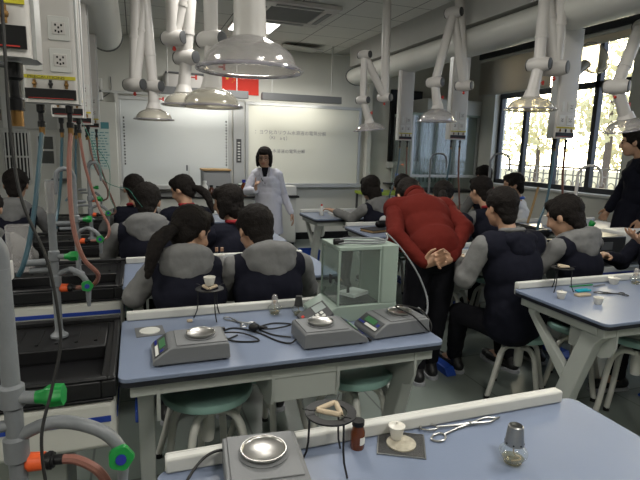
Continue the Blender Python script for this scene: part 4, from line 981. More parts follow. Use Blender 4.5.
clay_triangle(.415, 1.035, .944, .9, 'clay triangle with wire ends lying on the nearest tripod')
dup(tp, 'black tripod on the balance table in front of the ponytailed student', (.285, 2.18, .80), 2.4)
clay_triangle(.285, 2.18, .944, .3, 'clay triangle under the crucible on the balance-table tripod')
dup(tp, 'black tripod at the left end of the right-hand table', (2.21, 2.13, .80), .9)
clay_triangle(2.21, 2.13, .944, 1.4, 'clay triangle on the right-hand table tripod')
def crucible(x, y, z, lab, r=.019, h=.036, lid=False):
    t = thing('crucible', lab, 'crucible', (x, y, z), group='white porcelain crucibles')
    MB().lathe([(0, 0), (r*.62, 0), (r*.68, h*.04), (r*.93, h*.75), (r, h), (r*.92, h), (r*.84, h*.72), (r*.5, h*.12), (0, h*.1)], n=26).build('cup', 'porcelain', t)
    if lid: MB().lathe([(0, h+.0015), (r*1.1, h+.0005), (r*1.1, h+.003), (r*.3, h+.005), (r*.12, h+.008), (r*.16, h+.013), (0, h+.014)], n=26).build('lid', 'porcelain', t)
    return t
crucible(.618, 1.075, .8075, 'lidded white crucible standing on the speckled disc on the nearest table', .020, .034, True)
crucible(.285, 2.18, .951, 'white crucible on the tripod in front of the ponytailed student', .026, .038)
crucible(2.10, 2.01, .80, 'small white crucible beside the left tripod leg on the right-hand table', .024, .035, True)
crucible(2.215, 1.88, .80, 'white crucible at the front of the right-hand table, casting a shadow', .025, .036)
crucible(2.66, 2.17, .80, 'white lidded crucible at the back rail of the right-hand table', .030, .036, True)
# wire gauze with a ceramic disc
R = Matrix.Rotation(radians(38), 3, 'Z')
t = thing('wire_gauze', 'dark square wire gauze with silver edge on the nearest table', 'wire gauze', (.622, 1.055, .80), radians(-28))
MB().box((-.058, -.052, .0005), (.058, .052, .003)).build('gauze', 'gauze', t, smooth=False)
MB().box((-.061, -.055, .0005), (-.058, .055, .0038)).box((.058, -.055, .0005), (.061, .055, .0038)).box((-.058, -.055, .0005), (.058, -.052, .0038)).box((-.058, .052, .0005), (.058, .055, .0038)).build('metal_edge', 'steel_d', t, smooth=False)
MB().lathe([(0, .003), (.038, .003), (.038, .0065), (0, .0072)], n=36).build('ceramic_disc', 'ceramic', t)
t = thing('wire_gauze', 'dark gauze tile with a white oval centre on the balance table', 'wire gauze', (.03, 2.08, .80), radians(4))
MB().box((-.055, -.055, .0005), (.055, .055, .003)).build('gauze', 'grey', t, smooth=False)
MB().lathe([(0, .003), (.040, .003), (.040, .006), (0, .0065)], n=32).build('ceramic_disc', 'paper', t)
boxy('cork_stopper', 'small pale cork lying near the tripod on the balance table', 'stopper', .195, 2.155, .80, .024, .016, .012, 'clay', .004)
bottle(.508, 1.078, .80, .0185, .076, 'amber', 'black', 'small brown glass bottle with black cap beside the nearest tripod', neck=.72)
tag(MB().tube([(.0183*cos(a), .0183*sin(a), 0) for a in [radians(q) for q in range(-80, 15, 12)]], .010, 4).build('bottle_label', 'paper'), None, None) if False else None
b = MB(); n = 9; vs = []
for z in (.016, .036): vs += [V((.0188*cos(a), .0188*sin(a), z)) for a in [radians(-95+q*12) for q in range(n)]]
b._add(vs, [(i, i+1, n+i+1, n+i) for i in range(n-1)])
lb = b.build('bottle_label', 'paper'); lb.parent = [o for o in bpy.data.objects if o.name.startswith('bottle') and o.get('label', '').startswith('small brown')][0]

# alcohol lamps
def alcohol_lamp(x, y, z, lab, cap='metal', s=1.0, fuel=True):
    t = thing('alcohol_lamp', lab, 'alcohol lamp', (x, y, z), group='small glass alcohol lamps')
    prof = [(0, .001), (.018, .001), (.020, .004), (.024, .010), (.033, .022), (.035, .030), (.031, .038), (.018, .048), (.013, .052), (.013, .058)]
    prof = [(r*s, h*s) for r, h in prof]
    MB().lathe(prof, n=30).build('lamp_body', 'glass', t)
    MB().lathe([(0, .003*s), (.018*s, .003*s), (.021*s, .009*s), (.026*s, .0145*s), (0, .0145*s)], n=26).build('fuel', 'liquid', t)
    MB().torus((0, 0, .0035*s), .0195*s, .002*s, None, 26, 6).build('base_rim', 'liquid', t)
    MB().tube([(0, 0, .055*s), (0, 0, .03*s), (.008*s, .002, .018*s), (.018*s, -.004, .014*s), (.010*s, -.012*s, .012*s), (-.01*s, -.006*s, .011*s)], .0018, 6, smooth=4).build('wick', 'clay', t)
    if cap == 'metal':
        MB().lathe([(.0225*s, .050*s), (.0235*s, .050*s), (.018*s, .098*s), (.0155*s, .100*s), (.0155*s, .0985*s), (.017*s, .097*s)], n=30, close=True).lathe([(0, .090*s), (.0172*s, .090*s)], n=24).build('metal_sleeve', 'steel_d', t)
        b = MB()
        for k in range(8): a = k*pi/4; b.cyl((.0215*s*cos(a), .0215*s*sin(a), .056*s), (.0235*s*cos(a), .0235*s*sin(a), .056*s), .0022, n=8)
        b.build('vent_holes', 'black', t)
    elif cap == 'glass':
        MB().lathe([(.0165*s, .050*s), (.0145*s, .080*s), (.012*s, .092*s), (.006*s, .097*s), (0, .098*s)], n=24).build('glass_cap', 'hood', t)
        MB().cyl((0, 0, .052*s), (0, 0, .066*s), .008*s, n=12).build('wick_holder', 'clay', t)
    else:
        MB().lathe([(.020*s, .048*s), (.021*s, .048*s), (.014*s, .095*s), (0, .097*s)], n=24).build('cap', 'gauze', t)
    return t
alcohol_lamp(.850, .905, .80, 'glass alcohol lamp with grey metal sleeve on the nearest table', 'metal', 1.0)
alcohol_lamp(.575, 2.165, .80, 'alcohol lamp with clear cap on the balance table, left of its dark-capped twin', 'glass', .95)
alcohol_lamp(.675, 2.12, .80, 'alcohol lamp with dark cap beside the analytical balance control panel', 'dark', .95)
alcohol_lamp(2.80, 2.14, .80, 'alcohol lamp with clear cap at the back of the right-hand table', 'glass', 1.0)

# crucible tongs
def tongs(x, y, z, rz, lab, L=.19, s=1, m='steel_d'):
    t = thing('crucible_tongs', lab, 'tongs', (x, y, z), rz, 'crucible tongs')
    for q in (-1, 1):
        h = .004+(.003 if q > 0 else 0)
        pts = [(-L*.50, q*.012, h), (-L*.56, q*.026, h), (-L*.50, q*.040, h), (-L*.42, q*.038, h), (-L*.36, q*.020, h), (-L*.40, q*.008, h), (-L*.50, q*.012, h)]
        b = MB().tube(pts, .0026*s, 8, smooth=5)
        b.tube([(-L*.37, q*.018, h), (-L*.15, q*.006, h), (L*.06, -q*.001, h), (L*.22, -q*.010, h), (L*.34, -q*.013, h), (L*.44, -q*.004, h), (L*.50, -q*.001, h-.001)], [.0027*s, .0030*s, .0042*s, .003*s, .0026*s, .0024*s, .002*s], 8, smooth=4)
        b.build('tong_arm', m, t)
    MB().cyl((L*.06, 0, 0.0005), (L*.06, 0, .012), .004*s, n=10).build('rivet', m, t)
    return t
tongs(.838, 1.080, .80, radians(3), 'steel crucible tongs lying along the rail of the nearest table', .235, 1.15)
tongs(.385, 2.10, .80, radians(125), 'small metal tongs lying behind the cables on the balance table', .15)
tongs(2.44, 2.01, .80, radians(150), 'dark tongs with teal grips on the right-hand table', .16, 1, 'gauze')
tag(MB().cap((-.045, 0, .007), (.045, 0, .007), .006).cap((-.04, .02, .007), (.045, .022, .007), .006).build('grip_handles', 'cyan', loc=(2.335, 2.08, .80)), 'teal plastic handles lying between the tripod and the tongs', 'handle')
boxy('wood_block', 'pale brown wooden block beside the teal handles', 'block', 2.26, 2.02, .80, .09, .035, .014, 'clay', .004)
tag(MB().cyl((-.09, 0, .006), (.08, .0, .006), .004, n=8).build('pen', 'green', loc=(2.42, 2.175, .80)), 'thin green pen by the back rail of the right-hand table', 'pen')
tag(MB().cyl((-.05, 0, .006), (.05, .01, .006), .004, n=8).build('pen', 'grey', loc=(2.53, 2.15, .80)), 'thin grey pen beside the green one on the right-hand table', 'pen')

# things on farther tables
t = thing('test_tube_rack', 'small white rack with two capped bottles between the two hooded students', 'rack', (.455, 3.02, .80))
MB().box((-.035, -.02, 0), (.035, .02, .01)).box((-.03, -.02, .10), (.03, .02, .108)).box((-.004, -.004, .01), (.004, .004, .10)).build('rack_frame', 'porcelain', t, bevel=.002)
for dx in (-.016, .016): 
    q = MB().cyl((dx, 0, .04), (dx, 0, .135), .008, n=12).build('tube', 'glass', t); MB().cyl((dx, 0, .128), (dx, 0, .15), .009, n=12).build('tube_cap', 'skin', q)
def tray(x, y, w, d, h, m, lab, rz=0, rim=True):
    t = thing('tray', lab, 'tray', (x, y, .80), rz)
    MB().box((-w/2, -d/2, 0), (w/2, d/2, .008)).build('tray_floor', m, t, smooth=False)
    MB().box((-w/2, -d/2, .008), (w/2, -d/2+.01, h)).box((-w/2, d/2-.01, .008), (w/2, d/2, h)).box((-w/2, -d/2+.01, .008), (-w/2+.01, d/2-.01, h)).box((w/2-.01, -d/2+.01, .008), (w/2, d/2-.01, h)).build('tray_rim', m, t, smooth=False)
    return t
tray(2.17, 3.02, .30, .26, .035, 'white', 'white tray on the table right of the red sweater')
tray(2.25, 5.36, .34, .24, .03, 'white', 'shallow white tray in front of the long-haired student')
t = thing('book', 'closed pale book on the corner of the table before the red sweater', 'book', (2.10, 4.25, .80), .3)
MB().box((-.12, -.09, 0), (.12, .09, .006)).box((-.12, -.09, .024), (.12, .09, .03)).build('cover', 'ink', t); MB().box((-.115, -.085, .006), (.118, .085, .024)).build('pages', 'tan', t)
tag(MB().cap((-.05, 0, .035), (.05, .01, .035), .033).build('pencil_case', 'black', loc=(2.19, 4.28, .8305)), 'black pouch lying on the pale book', 'pouch')
bottle(1.98, 5.42, .80, .028, .13, 'white', 'red', 'small wash bottle with red nozzle at the corner of the front right table', neck=.35)
for i, (x, y) in enumerate(((2.9, 5.42), (2.98, 5.36), (2.84, 5.32))):
    bottle(x, y, .80, .03, .11, 'white', 'stripe', 'small white bottle with blue cap behind the long-haired student, '+('rear one', 'one by the sink', 'front one')[i], 'white bottles on the front right table')
tray(4.35, 3.1, .4, .3, .08, 'white', 'deep white tray on the window-side table, nearer one')
tray(4.35, 4.2, .4, .3, .10, 'white', 'deep white tray on the window-side table under the bright panes')
boxy('box', 'white box on the window-side table beside the valve post', 'box', 4.06, 3.12, .80, .16, .14, .14, 'white')
tag(MB().rbox((-.06, -.05, 0), (.06, .05, .26), .02).build('water_bottle', 'hood', loc=(-.63, 3.2, .827)), 'clear plastic bottle beyond the sinks near the teal hose', 'bottle')
boxy('box', 'white carton standing beyond the sink under the teal hose', 'box', -.70, 3.05, .812, .11, .09, .10, 'paper')
boxy('clipboard', 'pale board leaning over the table behind the green wire', 'board', .20, 3.10, .80, .20, .14, .012, 'paper')
# bins
def bin_(x, y, lab, w=.24, h=.30):
    t = thing('waste_bin', lab, 'bin', (x, y, 0), group='blue waste bins')
    a = w/2
    MB().prism([(-a*.8, 0), (a*.8, 0), (a, h), (a*.94, h), (a*.76, .01), (-a*.76, .01), (-a*.94, h), (-a, h)], -a*.75, a*.75, 'y').box((-a*.9, -a*.76, .01), (a*.9, -a*.70, h)).box((-a*.9, a*.70, .01), (a*.9, a*.76, h)).build('bin_body', 'blue_bin', t)
    MB().torus((0, 0, h), a*.9, .008, None, 4, 6).build('bin_rim', 'blue_bin', t) if False else None
    return t
bin_(2.02, 5.95, 'blue waste bin under the front right table beside its leg')
bin_(1.30, 3.35, 'blue bin on the floor beside the student with grey hood', .20, .22)
bin_(1.70, 3.55, 'blue bin half hidden behind the analytical balance', .20, .25)

# ------------------------------------------------------------------ people
def remesh(o, vox, sm=3, noise=0.0, nsz=.05):
    r = o.modifiers.new('r', 'REMESH'); r.mode = 'VOXEL'; r.voxel_size = vox; r.use_smooth_shade = True
    s = o.modifiers.new('s', 'SMOOTH'); s.factor = .5; s.iterations = sm
    if noise:
        tx = bpy.data.textures.get('fold%g' % nsz) or bpy.data.textures.new('fold%g' % nsz, 'CLOUDS'); tx.noise_scale = nsz
        d = o.modifiers.new('d', 'DISPLACE'); d.texture = tx; d.strength = noise; d.mid_level = .5; d.texture_coords = 'GLOBAL'
    return o

def hand(b, w, d, n, s, curl=25, spread=1.0, k=1.0, point=False):
    """palm and five fingers; w wrist, d finger direction, n palm-side normal, s thumb side"""
    d = V(d).normalized(); n = V(n); n = (n-d*n.dot(d)).normalized(); s0 = d.cross(n); s = s0 if s0.dot(V(s)) > 0 else -s0
    w = V(w)
    for i, (o, L, sp) in enumerate(((.030, .072, .16), (.010, .080, .04), (-.010, .075, -.06), (-.029, .060, -.18))):
        kn = w+d*(.088-abs(i-1)*.004)*k+s*o*k
        b.cap(w+d*.012+s*o*.6*k, kn, .0135*k, .0115*k, 8)
        ax = s; cd = (d+s*sp*spread).normalized(); p = kn; r = .0092*k
        cc = 6 if (point and i == 0) else (curl*2.6 if point else curl+i*4)
        for j, f in enumerate((.46, .30, .24)):
            ang = radians(cc*(.7 if j == 0 else 1))
            cd = (cd*cos(ang)+n*sin(ang)).normalized() if j == 0 else (cd*cos(ang)+(n-cd*n.dot(cd)).normalized()*sin(ang)).normalized()
            q = p+cd*L*f*k; b.cap(p, q, r, r*.9, 8); p = q; r *= .9
    b.cap(w, w+d*.05*k, .024*k, .022*k, 10)
    t0 = w+d*.022*k+s*.022*k; t1 = t0+(d*.6+s*.75+n*.25).normalized()*.036*k; t2 = t1+(d*.85+s*.35+n*.35).normalized()*.03*k; t3 = t2+(d*.95+s*.05+n*.3).normalized()*.024*k
    b.cap(t0-d*.012, t1, .0135*k, .0115*k, 8); b.cap(t1, t2, .0112*k, .0098*k, 8); b.cap(t2, t3, .0098*k, .0085*k, 8)

def rotz(v, a): return V((v.x*cos(a)-v.y*sin(a), v.x*sin(a)+v.y*cos(a), v.z))

def person(label, P, N, H, face=0, hf=None, pitch=0, roll=0, arms=None, legs=None, outfit='student', hair='short', vox=.011,
           sw=.175, hands=None, hk=1.0, skin='skin', girl=False, group=None, feat=False, hs=1.07, seat=True):
    P, N, H = V(P), V(N), V(H); f = radians(face); hf = f if hf is None else radians(hf)
    fw = V((-sin(f), cos(f), 0)); rt = V((cos(f), sin(f), 0)); up = V((0, 0, 1))
    base = V((P.x, P.y, 0)); t = thing('person', label, 'person', base, group=group)
    L = lambda p: V(p)-base
    dn = (P-N).normalized()
    RH = (Matrix.Rotation(hf, 3, 'Z') @ Matrix.Rotation(radians(roll), 3, 'Y') @ Matrix.Rotation(-radians(pitch), 3, 'X'))
    h = lambda x, y, z: L(H)+RH @ V((x*hs, y*hs, z*hs))
    hr = lambda *r: tuple(q*hs for q in r)
    bk = -(fw-dn*fw.dot(dn)).normalized()          # towards the back, square to the spine
    sh = [N+rt*s*sw+dn*(.085 if outfit == 'sweater' else .035) for s in (-1, 1)]
    hip = [P+rt*s*.085 for s in (-1, 1)]
    if arms is None: arms = ('table', 'table')
    A = []
    for i, s in enumerate((-1, 1)):
        a = arms[i]
        if a == 'table':
            e = sh[i]+rt*s*.07+fw*.10-up*.20; w = e+fw*.20-rt*s*.09-up*.00; w.z = max(w.z-.03, .86); e.z = max(e.z, .80); a = (e, w)
        A.append((V(a[0]), V(a[1])))
    if legs is None:
        G = []
        for i, s in enumerate((-1, 1)):
            k = hip[i]+fw*.38+rt*s*.06+up*(.02); an = k+fw*.02+rt*s*.01; an.z = .09; G.append((k, an))
    else: G = [(V(a), V(b_)) for a, b_ in legs]
    hd = hands or [(None, None, None, 25, False)]*2
    # ---- body
    b = MB()
    b.ell(h(0, -.012, .030), hr(.074, .092, .088), RH).ell(h(0, .022, -.030), hr(.058, .066, .086), RH).ell(h(0, .036, -.082), hr(.040, .040, .034), RH)
    b.cap(h(0, .084, .012), h(0, .100, -.026), .009*hs, .0125*hs, 8).ell(h(.011, .094, -.030), hr(.008, .009, .007), RH, 8, 6).ell(h(-.011, .094, -.030), hr(.008, .009, .007), RH, 8, 6)
    b.ell(h(0, .070, .030), hr(.05, .018, .012), RH, 12, 8).ell(h(.035, .060, -.035), hr(.022, .020, .022), RH, 10, 6).ell(h(-.035, .060, -.035), hr(.022, .020, .022), RH, 10, 6)
    for s in (-1, 1): b.ell(h(s*.077, -.008, -.008), hr(.009, .020, .031), RH @ Matrix.Rotation(s*.25, 3, 'Z'), 10, 8)
    b.cap(L(N)+bk*.01, h(0, -.022, -.045), .054, .050)
    b.cap(L(P)+up*.02, L(N)+bk*.01+dn*.07, .115, .082).cap(L(sh[0]), L(sh[1]), .05)
    for i, s in enumerate((-1, 1)):
        e, w = A[i]
        b.cap(L(sh[i]), L(e), .045, .036).cap(L(e), L(w), .036, .026)
        dd, nn, ss, cu, pt = hd[i]
        fd = (w-e).normalized() if dd is None else V(dd).normalized()
        if nn is None: nn = -up if abs(fd.z) < .75 else -rt*s
        if ss is None: ss = -rt*s if abs(fd.z) < .75 else fw
        hand(b, L(w), fd, nn, ss, cu, k=hk, point=pt)
        k, an = G[i]
        b.cap(L(hip[i]), L(k), .07, .05).cap(L(k), L(an), .05, .036).cap(L(an), L(an)+fw*.13-up*.045, .035, .028)
    remesh(b.build('body', skin, t), min(vox, .0065) if feat or hands else vox, 2)
    # ---- face details
    if feat:
        for s in (-1, 1):
            MB().ell(h(s*.029, .0835, .004), hr(.0135, .007, .0060), RH, 12, 8).build('eye', 'ink', t)
            MB().tube([h(s*.015, .088, .024), h(s*.030, .087, .029), h(s*.046, .076, .024)], .0030*hs, 6, smooth=3).build('eyebrow', 'hair', t)
        MB().tube([h(-.021, .080, -.062), h(-.008, .088, -.059), h(.008, .088, -.059), h(.021, .080, -.062)], [.003*hs, .0055*hs, .0055*hs, .003*hs], 8, smooth=3).build('lips', 'lips', t)
    if feat == 'glasses':
        b = MB()
        for s in (-1, 1):
            b.torus(h(s*.031, .098, .004), .0235*hs, .0018*hs, RH @ Matrix.Rotation(pi/2, 3, 'X'), 20, 6)
            b.cyl(h(s*.054, .096, .008), h(s*.079, .0, .008), .0015*hs, n=6)
        b.cyl(h(-.008, .100, .006), h(.008, .100, .006), .0015*hs, n=6)
        b.build('glasses', 'dgrey', t)
    # ---- hair
    b = MB()
    b.ell(h(0, -.024, .040), hr(.088, .100, .090), RH).ell(h(0, -.060, -.012), hr(.070, .052, .066), RH).ell(h(0, .035, .082), hr(.066, .052, .036), RH)
    if hair == 'short':
        b.ell(h(0, -.072, -.060), hr(.054, .034, .044), RH)
        for s in (-1, 1): b.ell(h(s*.072, .004, .035), hr(.016, .040, .040), RH)
    if hair == 'tail': b.ell(h(0, -.070, -.040), hr(.056, .036, .05), RH)
    if hair in ('bob', 'long'):
        for s in (-1, 1): b.ell(h(s*.074, -.004, -.005), hr(.020, .058, .075), RH)
        b.ell(h(0, .072, .062), hr(.060, .022, .030), RH)
    if hair == 'bob':
        b.ell(h(0, -.050, -.050), hr(.084, .058, .080), RH)
        for s in (-1, 1): b.cap(h(s*.076, .020, .01), h(s*.074, .028, -.085), .022*hs, .018*hs)
    if hair == 'long': b.cap(h(0, -.06, -.05), h(0, -.085, -.16), .075*hs, .06*hs).cap(h(0, -.085, -.16), h(.02, -.10, -.30), .06*hs, .03*hs)
    if hair == 'tail': b.ell(h(0, -.105, .01), hr(.035, .03, .035), RH)
    remesh(b.build('hair', 'hair', t), .008, 2, .012, .02)
    if hair == 'tail':
        b = MB(); q = [h(0, -.10, -.01), h(0, -.155, -.045)]
        tl = [q[0], q[1], h(0, -.19, -.10)+bk*.015, h(0, -.20, -.17)+bk*.02-up*.01, h(0, -.20, -.25)+bk*.02-up*.02]
        b.tube(tl, [.022, .036, .040, .032, .010], 12, smooth=4)
        remesh(b.build('ponytail', 'hair', t), .008, 1, .014, .025)
    # ---- clothes
    seatz = up*.0
    def torso(g=0.0, sf=.26):
        b = MB(); m = lambda a: L(P)*(1-a)+L(N)*a
        ax = (N-P).normalized(); Rt = Matrix((rt, -bk, ax)).transposed()
        ln = (N-P).length
        b.ell(m(.06)+bk*.0, (.170+g, .125+g, ln*.30), Rt).ell(m(.38)+bk*.012, (.158+g, .118+g, ln*.34), Rt).ell(m(.66)+bk*.015, (.172+g, .118+g, ln*.34), Rt)
        q0, q1 = L(sh[0]).lerp(L(N), sf)-up*.012, L(sh[1]).lerp(L(N), sf)-up*.012; b.cap(q0+bk*.008, q1+bk*.008, .062+g, .062+g).cap(m(.8)-bk*.01, m(.98), .12+g, .060+g)
        return b
    def sleeves(m, r0=.062, r1=.046, cuff=.85, names=('sleeve', 'sleeve')):
        for i in (0, 1):
            e, w = A[i]; we = e.lerp(w, cuff)
            b = MB().cap(L(sh[i]), L(e), r0, r0*.90).cap(L(e), L(we), r0*.90, r1)
            b.ell(L(e)-up*.004, r0*.98)
            remesh(b.build(names[i], m, t), .010, 5, .012, .05)
    def trousers(m='dark_cloth', r=1.0):
        b = MB().ell(L(P), (.165, .15, .125))
        for i in (0, 1):
            k, an = G[i]
            b.cap(L(hip[i]), L(k), .088*r, .070*r).cap(L(k), L(an)+up*.03, .068*r, .056*r)
        remesh(b.build('trousers', m, t), .011, 3, .012, .06)
        for i in (0, 1):
            k, an = G[i]; a0 = L(an); hd_ = fw if seat else fw
            c0 = V((a0.x, a0.y, .045))
            s_ = MB().cap(c0-hd_*.055, c0+hd_*.16, .040, .034).cap(c0-hd_*.04, c0+up*.05-hd_*.02, .042, .040)
            so = remesh(s_.build('shoe', 'shoe', t), .007, 2)
            MB().rbox((-.042, -.10, 0), (.042, .20, .022), .04, 5).build('sole', 'sole', so)
            c = [x for x in so.children][0]; c.location = (c0.x, c0.y, 0.001); c.rotation_euler = (0, 0, f)
    if outfit == 'student':
        sleeves('grey_knit')
        remesh(torso(.014).build('vest', 'navy', t), .011, 6, .012, .09)
        hb = MB(); c = L(N)+up*.024
        hb.ell(c+bk*.060+up*.006, (.138, .082, .066), Matrix((rt, -bk, up)).transposed())
        hb.ell(c+bk*.085-up*.045, (.130, .060, .080), Matrix((rt, -bk, up)).transposed()).ell(c+bk*.105-up*.09, (.075, .045, .075), Matrix((rt, -bk, up)).transposed())
        for s in (-1, 1): hb.cap(c+rt*s*.07+bk*.03, c+rt*s*(sw-.03)-up*.045+bk*.02, .05, .040)
        for s in (-1, 1): hb.tube([c+bk*.06+rt*s*.06, c+rt*s*.095-up*.005-bk*.01, c+rt*s*.075-bk*.08-up*.045, c+rt*s*.035-bk*.12-up*.08], [.045, .042, .035, .02], 10, smooth=3)
        remesh(hb.build('hood', 'grey_knit', t), .010, 8, .012, .05)
        MB().torus(L(N)+up*.050+bk*.012, .062, .010, Matrix((rt, -bk, up)).transposed(), 28, 8).build('collar', 'red_trim', t)
        trousers()
    elif outfit == 'vest_hood_dark':
        sleeves('grey_knit', .068)
        tb = torso(.034); tb.ell(L(P)+bk*.02+up*.10, (.205, .165, .17)); remesh(tb.build('vest', 'navy', t), .011, 8, .014, .09)
        hb = MB(); c = L(N)+up*.005; Rm = Matrix((rt, -bk, up)).transposed()
        hb.ell(c+bk*.075-up*.015, (.135, .070, .060), Rm).ell(c+bk*.12-up*.07, (.090, .045, .070), Rm)
        remesh(hb.build('hood', 'navy', t), .010, 3, .020, .05)
        MB().torus(L(N)+up*.055+bk*.012, .064, .016, Rm, 28, 8).build('collar', 'grey_knit', t)
        trousers()
    elif outfit == 'student_plain':
        sleeves('navy' if girl else 'grey_knit')
        remesh(torso(.016).build('vest', 'navy', t), .011, 3, .018, .07)
        MB().torus(L(N)+up*.052+bk*.010, .060, .013, Matrix((rt, -bk, up)).transposed(), 28, 8).build('collar', 'red_trim', t)
        trousers()
    elif outfit == 'shirt':
        sleeves('white_shirt'); remesh(torso(.010).build('shirt', 'white_shirt', t), .011, 3, .018, .07)
        MB().torus(L(N)+up*.052+bk*.010, .060, .016, Matrix((rt, -bk, up)).transposed(), 28, 8).build('collar', 'blue_collar', t); trousers()
    elif outfit == 'sweater':
        sleeves('red_knit', .066, .040, .94)
        b = torso(.026, .04); b.ell(L(P)+bk*.01+up*.04, (.180, .145, .15))
        remesh(b.build('sweater', 'red_knit', t), .010, 7, .014, .09)
        ca = (H-N).normalized(); MB().torus(L(N)+(H-N)*.26+up*.015, .066, .018, Matrix((rt, rt.cross(ca)*-1, ca)).transposed(), 28, 8).build('collar', 'red_knit', t)
        trousers('dark_cloth', 1.05)
    elif outfit == 'coat':
        sleeves('coat', .060, .046, .92)
        b = torso(.022)
        a_, c_ = L(P), L(P)-up*.42
        b.tube([L(P).lerp(L(N), .35), L(P), L(P)-up*.2, L(P)-up*.42], [.145, .165, .185, .20], 24, smooth=3)
        remesh(b.build('coat', 'coat', t), .010, 3, .014, .08)
        MB().prism([(-.045, .12), (.045, .12), (.0, -.10)], -.006, .006, 'y', Matrix.Rotation(f, 3, 'Z')).build('undershirt', 'dark_cloth', t, loc=L(N)+fw*.122-up*.06)
        for s in (-1, 1):
            MB().tube([L(N)+rt*s*.055+fw*.06+up*.035, L(N)+rt*s*.060+fw*.108-up*.03, L(N)+rt*s*.012+fw*.122-up*.17], [.012, .018, .006], 8, smooth=4).build('lapel', 'coat', t)
        MB().tube([L(N)+rt*.05+fw*.075+up*.03, L(N)+rt*.045+fw*.125-up*.08, L(N)+rt*.02+fw*.13-up*.12], .006, 6, smooth=3).build('scarf', 'navy', t)
        trousers()
    elif outfit == 'dark_coat':
        sleeves('navy', .064, .050, .94)
        b = torso(.03, .1); b.tube([L(P).lerp(L(N), .3), L(P), L(P)-up*.18], [.15, .19, .21], 20, smooth=3)
        remesh(b.build('coat', 'navy', t), .011, 3, .018, .08)
        MB().torus(L(N)+up*.052+bk*.010, .062, .018, Matrix((rt, -bk, up)).transposed(), 28, 8).build('collar', 'blue_collar', t)
        trousers()
    return t

Z0 = .545
person('seated student with long ponytail and grey hood, behind the white crucible on its tripod',
       (.25, 2.42, .54), (.220, 2.54, .975), (.26, 2.625, 1.115), face=-4, hf=-50, pitch=22, hair='tail', sw=.158, vox=.009, arms=((( -.03, 2.55, .82), (.10, 2.76, .86)), 'table'))
person('seated student with short black hair and big grey hood, left of the analytical balance',
       (.60, 2.40, .54), (.625, 2.50, .985), (.580, 2.61, 1.118), face=0, hf=14, pitch=18, hair='short', sw=.182, vox=.009)
person('seated student with a green wire falling over the grey hood, back turned',
       (.06, 3.55, .54), (.055, 3.62, 1.0), (.065, 3.70, 1.155), face=0, hf=-6, pitch=16, hair='short', sw=.185)
person('dark-dressed student half hidden left of the student with the green wire',
       (-.03, 4.70, .54), (-.02, 4.78, .97), (-.02, 4.86, 1.15), face=6, pitch=10, hair='short', outfit='student_plain')
person('seated student with dark ponytail, head bowed to one side, near the retort stand',
       (.42, 4.60, .54), (.41, 4.64, .98), (.38, 4.68, 1.155), face=10, hf=55, pitch=22, hair='tail', outfit='student_plain', girl=True)
person('seated student with a red collar turned in profile before the amber bottle',
       (.64, 3.62, .54), (.66, 3.66, .965), (.62, 3.70, 1.145), face=20, hf=62, pitch=10, hair='bob', outfit='student_plain', girl=True)
person('seated student with grey collar beyond the sinks, below the barred window',
       (-1.02, 4.66, .54), (-.95, 4.72, 1.0), (-.93, 4.78, 1.19), face=0, pitch=10, hair='short')
person('nearer student beyond the sinks, cut by the picture edge',
       (-.98, 3.62, .54), (-.93, 3.66, .95), (-.90, 3.72, 1.12), face=0, hf=0, pitch=12, hair='short')
person('standing person in white lab coat, black bob and glasses, one hand raised',
       (1.66, 6.62, .83), (1.62, 6.60, 1.235), (1.585, 6.57, 1.415), face=158, hf=158, pitch=4, hair='bob', outfit='coat', feat='glasses', sw=.155, hs=1.14,
       arms=(((1.86, 6.60, .93), (1.95, 6.52, .68)), ((1.36, 6.60, .98), (1.44, 6.42, 1.00))), skin='skin',
       hands=[((.25, -.3, -1), None, None, 20, False), ((-.15, -.25, 1), (1, -.3, 0), (1, .5, .3), 25, True)],
       legs=(((1.75, 6.60, .45), (1.76, 6.62, .09)), ((1.57, 6.62, .45), (1.56, 6.64, .09))), seat=False, hk=1.05)
person('long-haired student seated at the front right table before the cream whiteboard',
       (2.44, 4.83, .54), (2.42, 4.90, .97), (2.36, 4.97, 1.15), face=12, hf=18, pitch=10, hair='long', sw=.17,
       arms=(((2.17, 4.98, .82), (2.03, 5.16, .88)), 'table'))
person('person in a dark red sweater bending forward with hands clasped behind the back',
       (1.80, 2.78, .90), (1.855, 3.13, 1.215), (1.905, 3.33, 1.215), face=-10, hf=-12, pitch=58, hair='short', outfit='sweater', sw=.182, vox=.007,
       arms=(((1.545, 2.84, 1.02), (1.66, 2.655, .865)), ((2.03, 2.80, 1.06), (1.83, 2.64, .895))),
       hands=[((.5, -.25, .35), (0, -1, .2), (0, .2, 1), 26, False), ((-.85, -.15, -.05), (0, -1, .1), (0, .3, 1), 20, False)], hk=1.05,
       legs=(((1.70, 2.84, .48), (1.76, 2.84, .09)), ((1.88, 2.82, .48), (1.90, 2.90, .09))), seat=False)
person('student facing the room, with black fringe and glasses, leaning over behind the red sweater',
       (2.74, 5.02, .54), (2.66, 4.86, .97), (2.62, 4.72, 1.175), face=165, hf=160, pitch=18, hair='short', outfit='shirt', feat='glasses')
person('student with tied dark hair bowed beside the red sweater',
       (2.56, 3.66, .54), (2.56, 3.74, .99), (2.53, 3.83, 1.165), face=5, hf=-35, pitch=28, hair='tail', outfit='student_plain', girl=True)
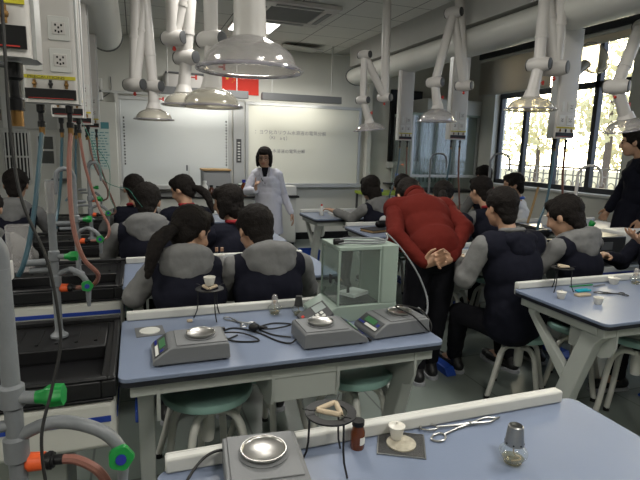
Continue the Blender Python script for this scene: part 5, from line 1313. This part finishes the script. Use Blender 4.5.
person('seated student with grey sleeves and red collar, short hair, by the far pendant',
       (3.02, 3.72, .54), (3.00, 3.80, 1.02), (2.965, 3.90, 1.21), face=2, hf=10, pitch=8, hair='short', outfit='student_plain')
person('student mostly hidden behind the head of the one with grey sleeves',
       (4.05, 5.15, .62), (4.06, 5.20, 1.08), (4.04, 5.27, 1.27), face=0, pitch=8, hair='short', outfit='student_plain')
person('student in a pale shirt with blue collar, turned sideways by the window',
       (4.17, 4.72, .54), (4.13, 4.74, 1.0), (4.04, 4.73, 1.20), face=35, hf=60, pitch=10, hair='short', outfit='shirt', hs=1.12)
person('big seated student in a dark hooded vest with grey sleeves, back turned',
       (2.17, 2.42, .50), (2.15, 2.50, 1.035), (2.125, 2.58, 1.220), face=4, hf=4, pitch=6, hair='short', outfit='vest_hood_dark', sw=.215, vox=.009,
       arms=(((1.86, 2.52, .80), (1.96, 2.72, .86)), 'table'), legs=(((2.00, 2.74, .50), (2.12, 2.93, .09)), ((2.36, 2.76, .50), (2.50, 2.88, .09))), hs=1.04)
person('student with wide grey hood and bowed head right of the big seated student',
       (2.74, 2.46, .54), (2.68, 2.50, 1.01), (2.61, 2.55, 1.155), face=12, hf=22, pitch=22, hair='short', sw=.20, vox=.009, hs=1.14)
person('standing person in dark clothes in profile at the right edge, looking to the left',
       (4.58, 3.60, .98), (4.56, 3.59, 1.50), (4.46, 3.63, 1.685), face=56, hf=44, pitch=6, hair='short', outfit='dark_coat', feat=True, seat=False,
       arms=(((4.46, 3.37, 1.22), (4.42, 3.40, .98)), ((4.62, 3.82, 1.22), (4.50, 3.84, 1.02))), legs=(((4.55, 3.52, .50), (4.57, 3.52, .09)), ((4.55, 3.70, .50), (4.57, 3.70, .09))))
person('person beyond the right picture edge whose open palm reaches in over the table',
       (3.42, 2.42, .56), (3.36, 2.40, 1.02), (3.33, 2.40, 1.21), face=80, hf=85, pitch=8, hair='short', vox=.008,
       arms=(((3.20, 2.20, .90), (2.93, 2.20, 1.035)), 'table'),
       hands=[((-.9, .05, .30), (.1, -.25, 1), (.3, -.2, 1), 14, False), (None, None, None, 25, False)], hk=1.1, outfit='student_plain', girl=True)
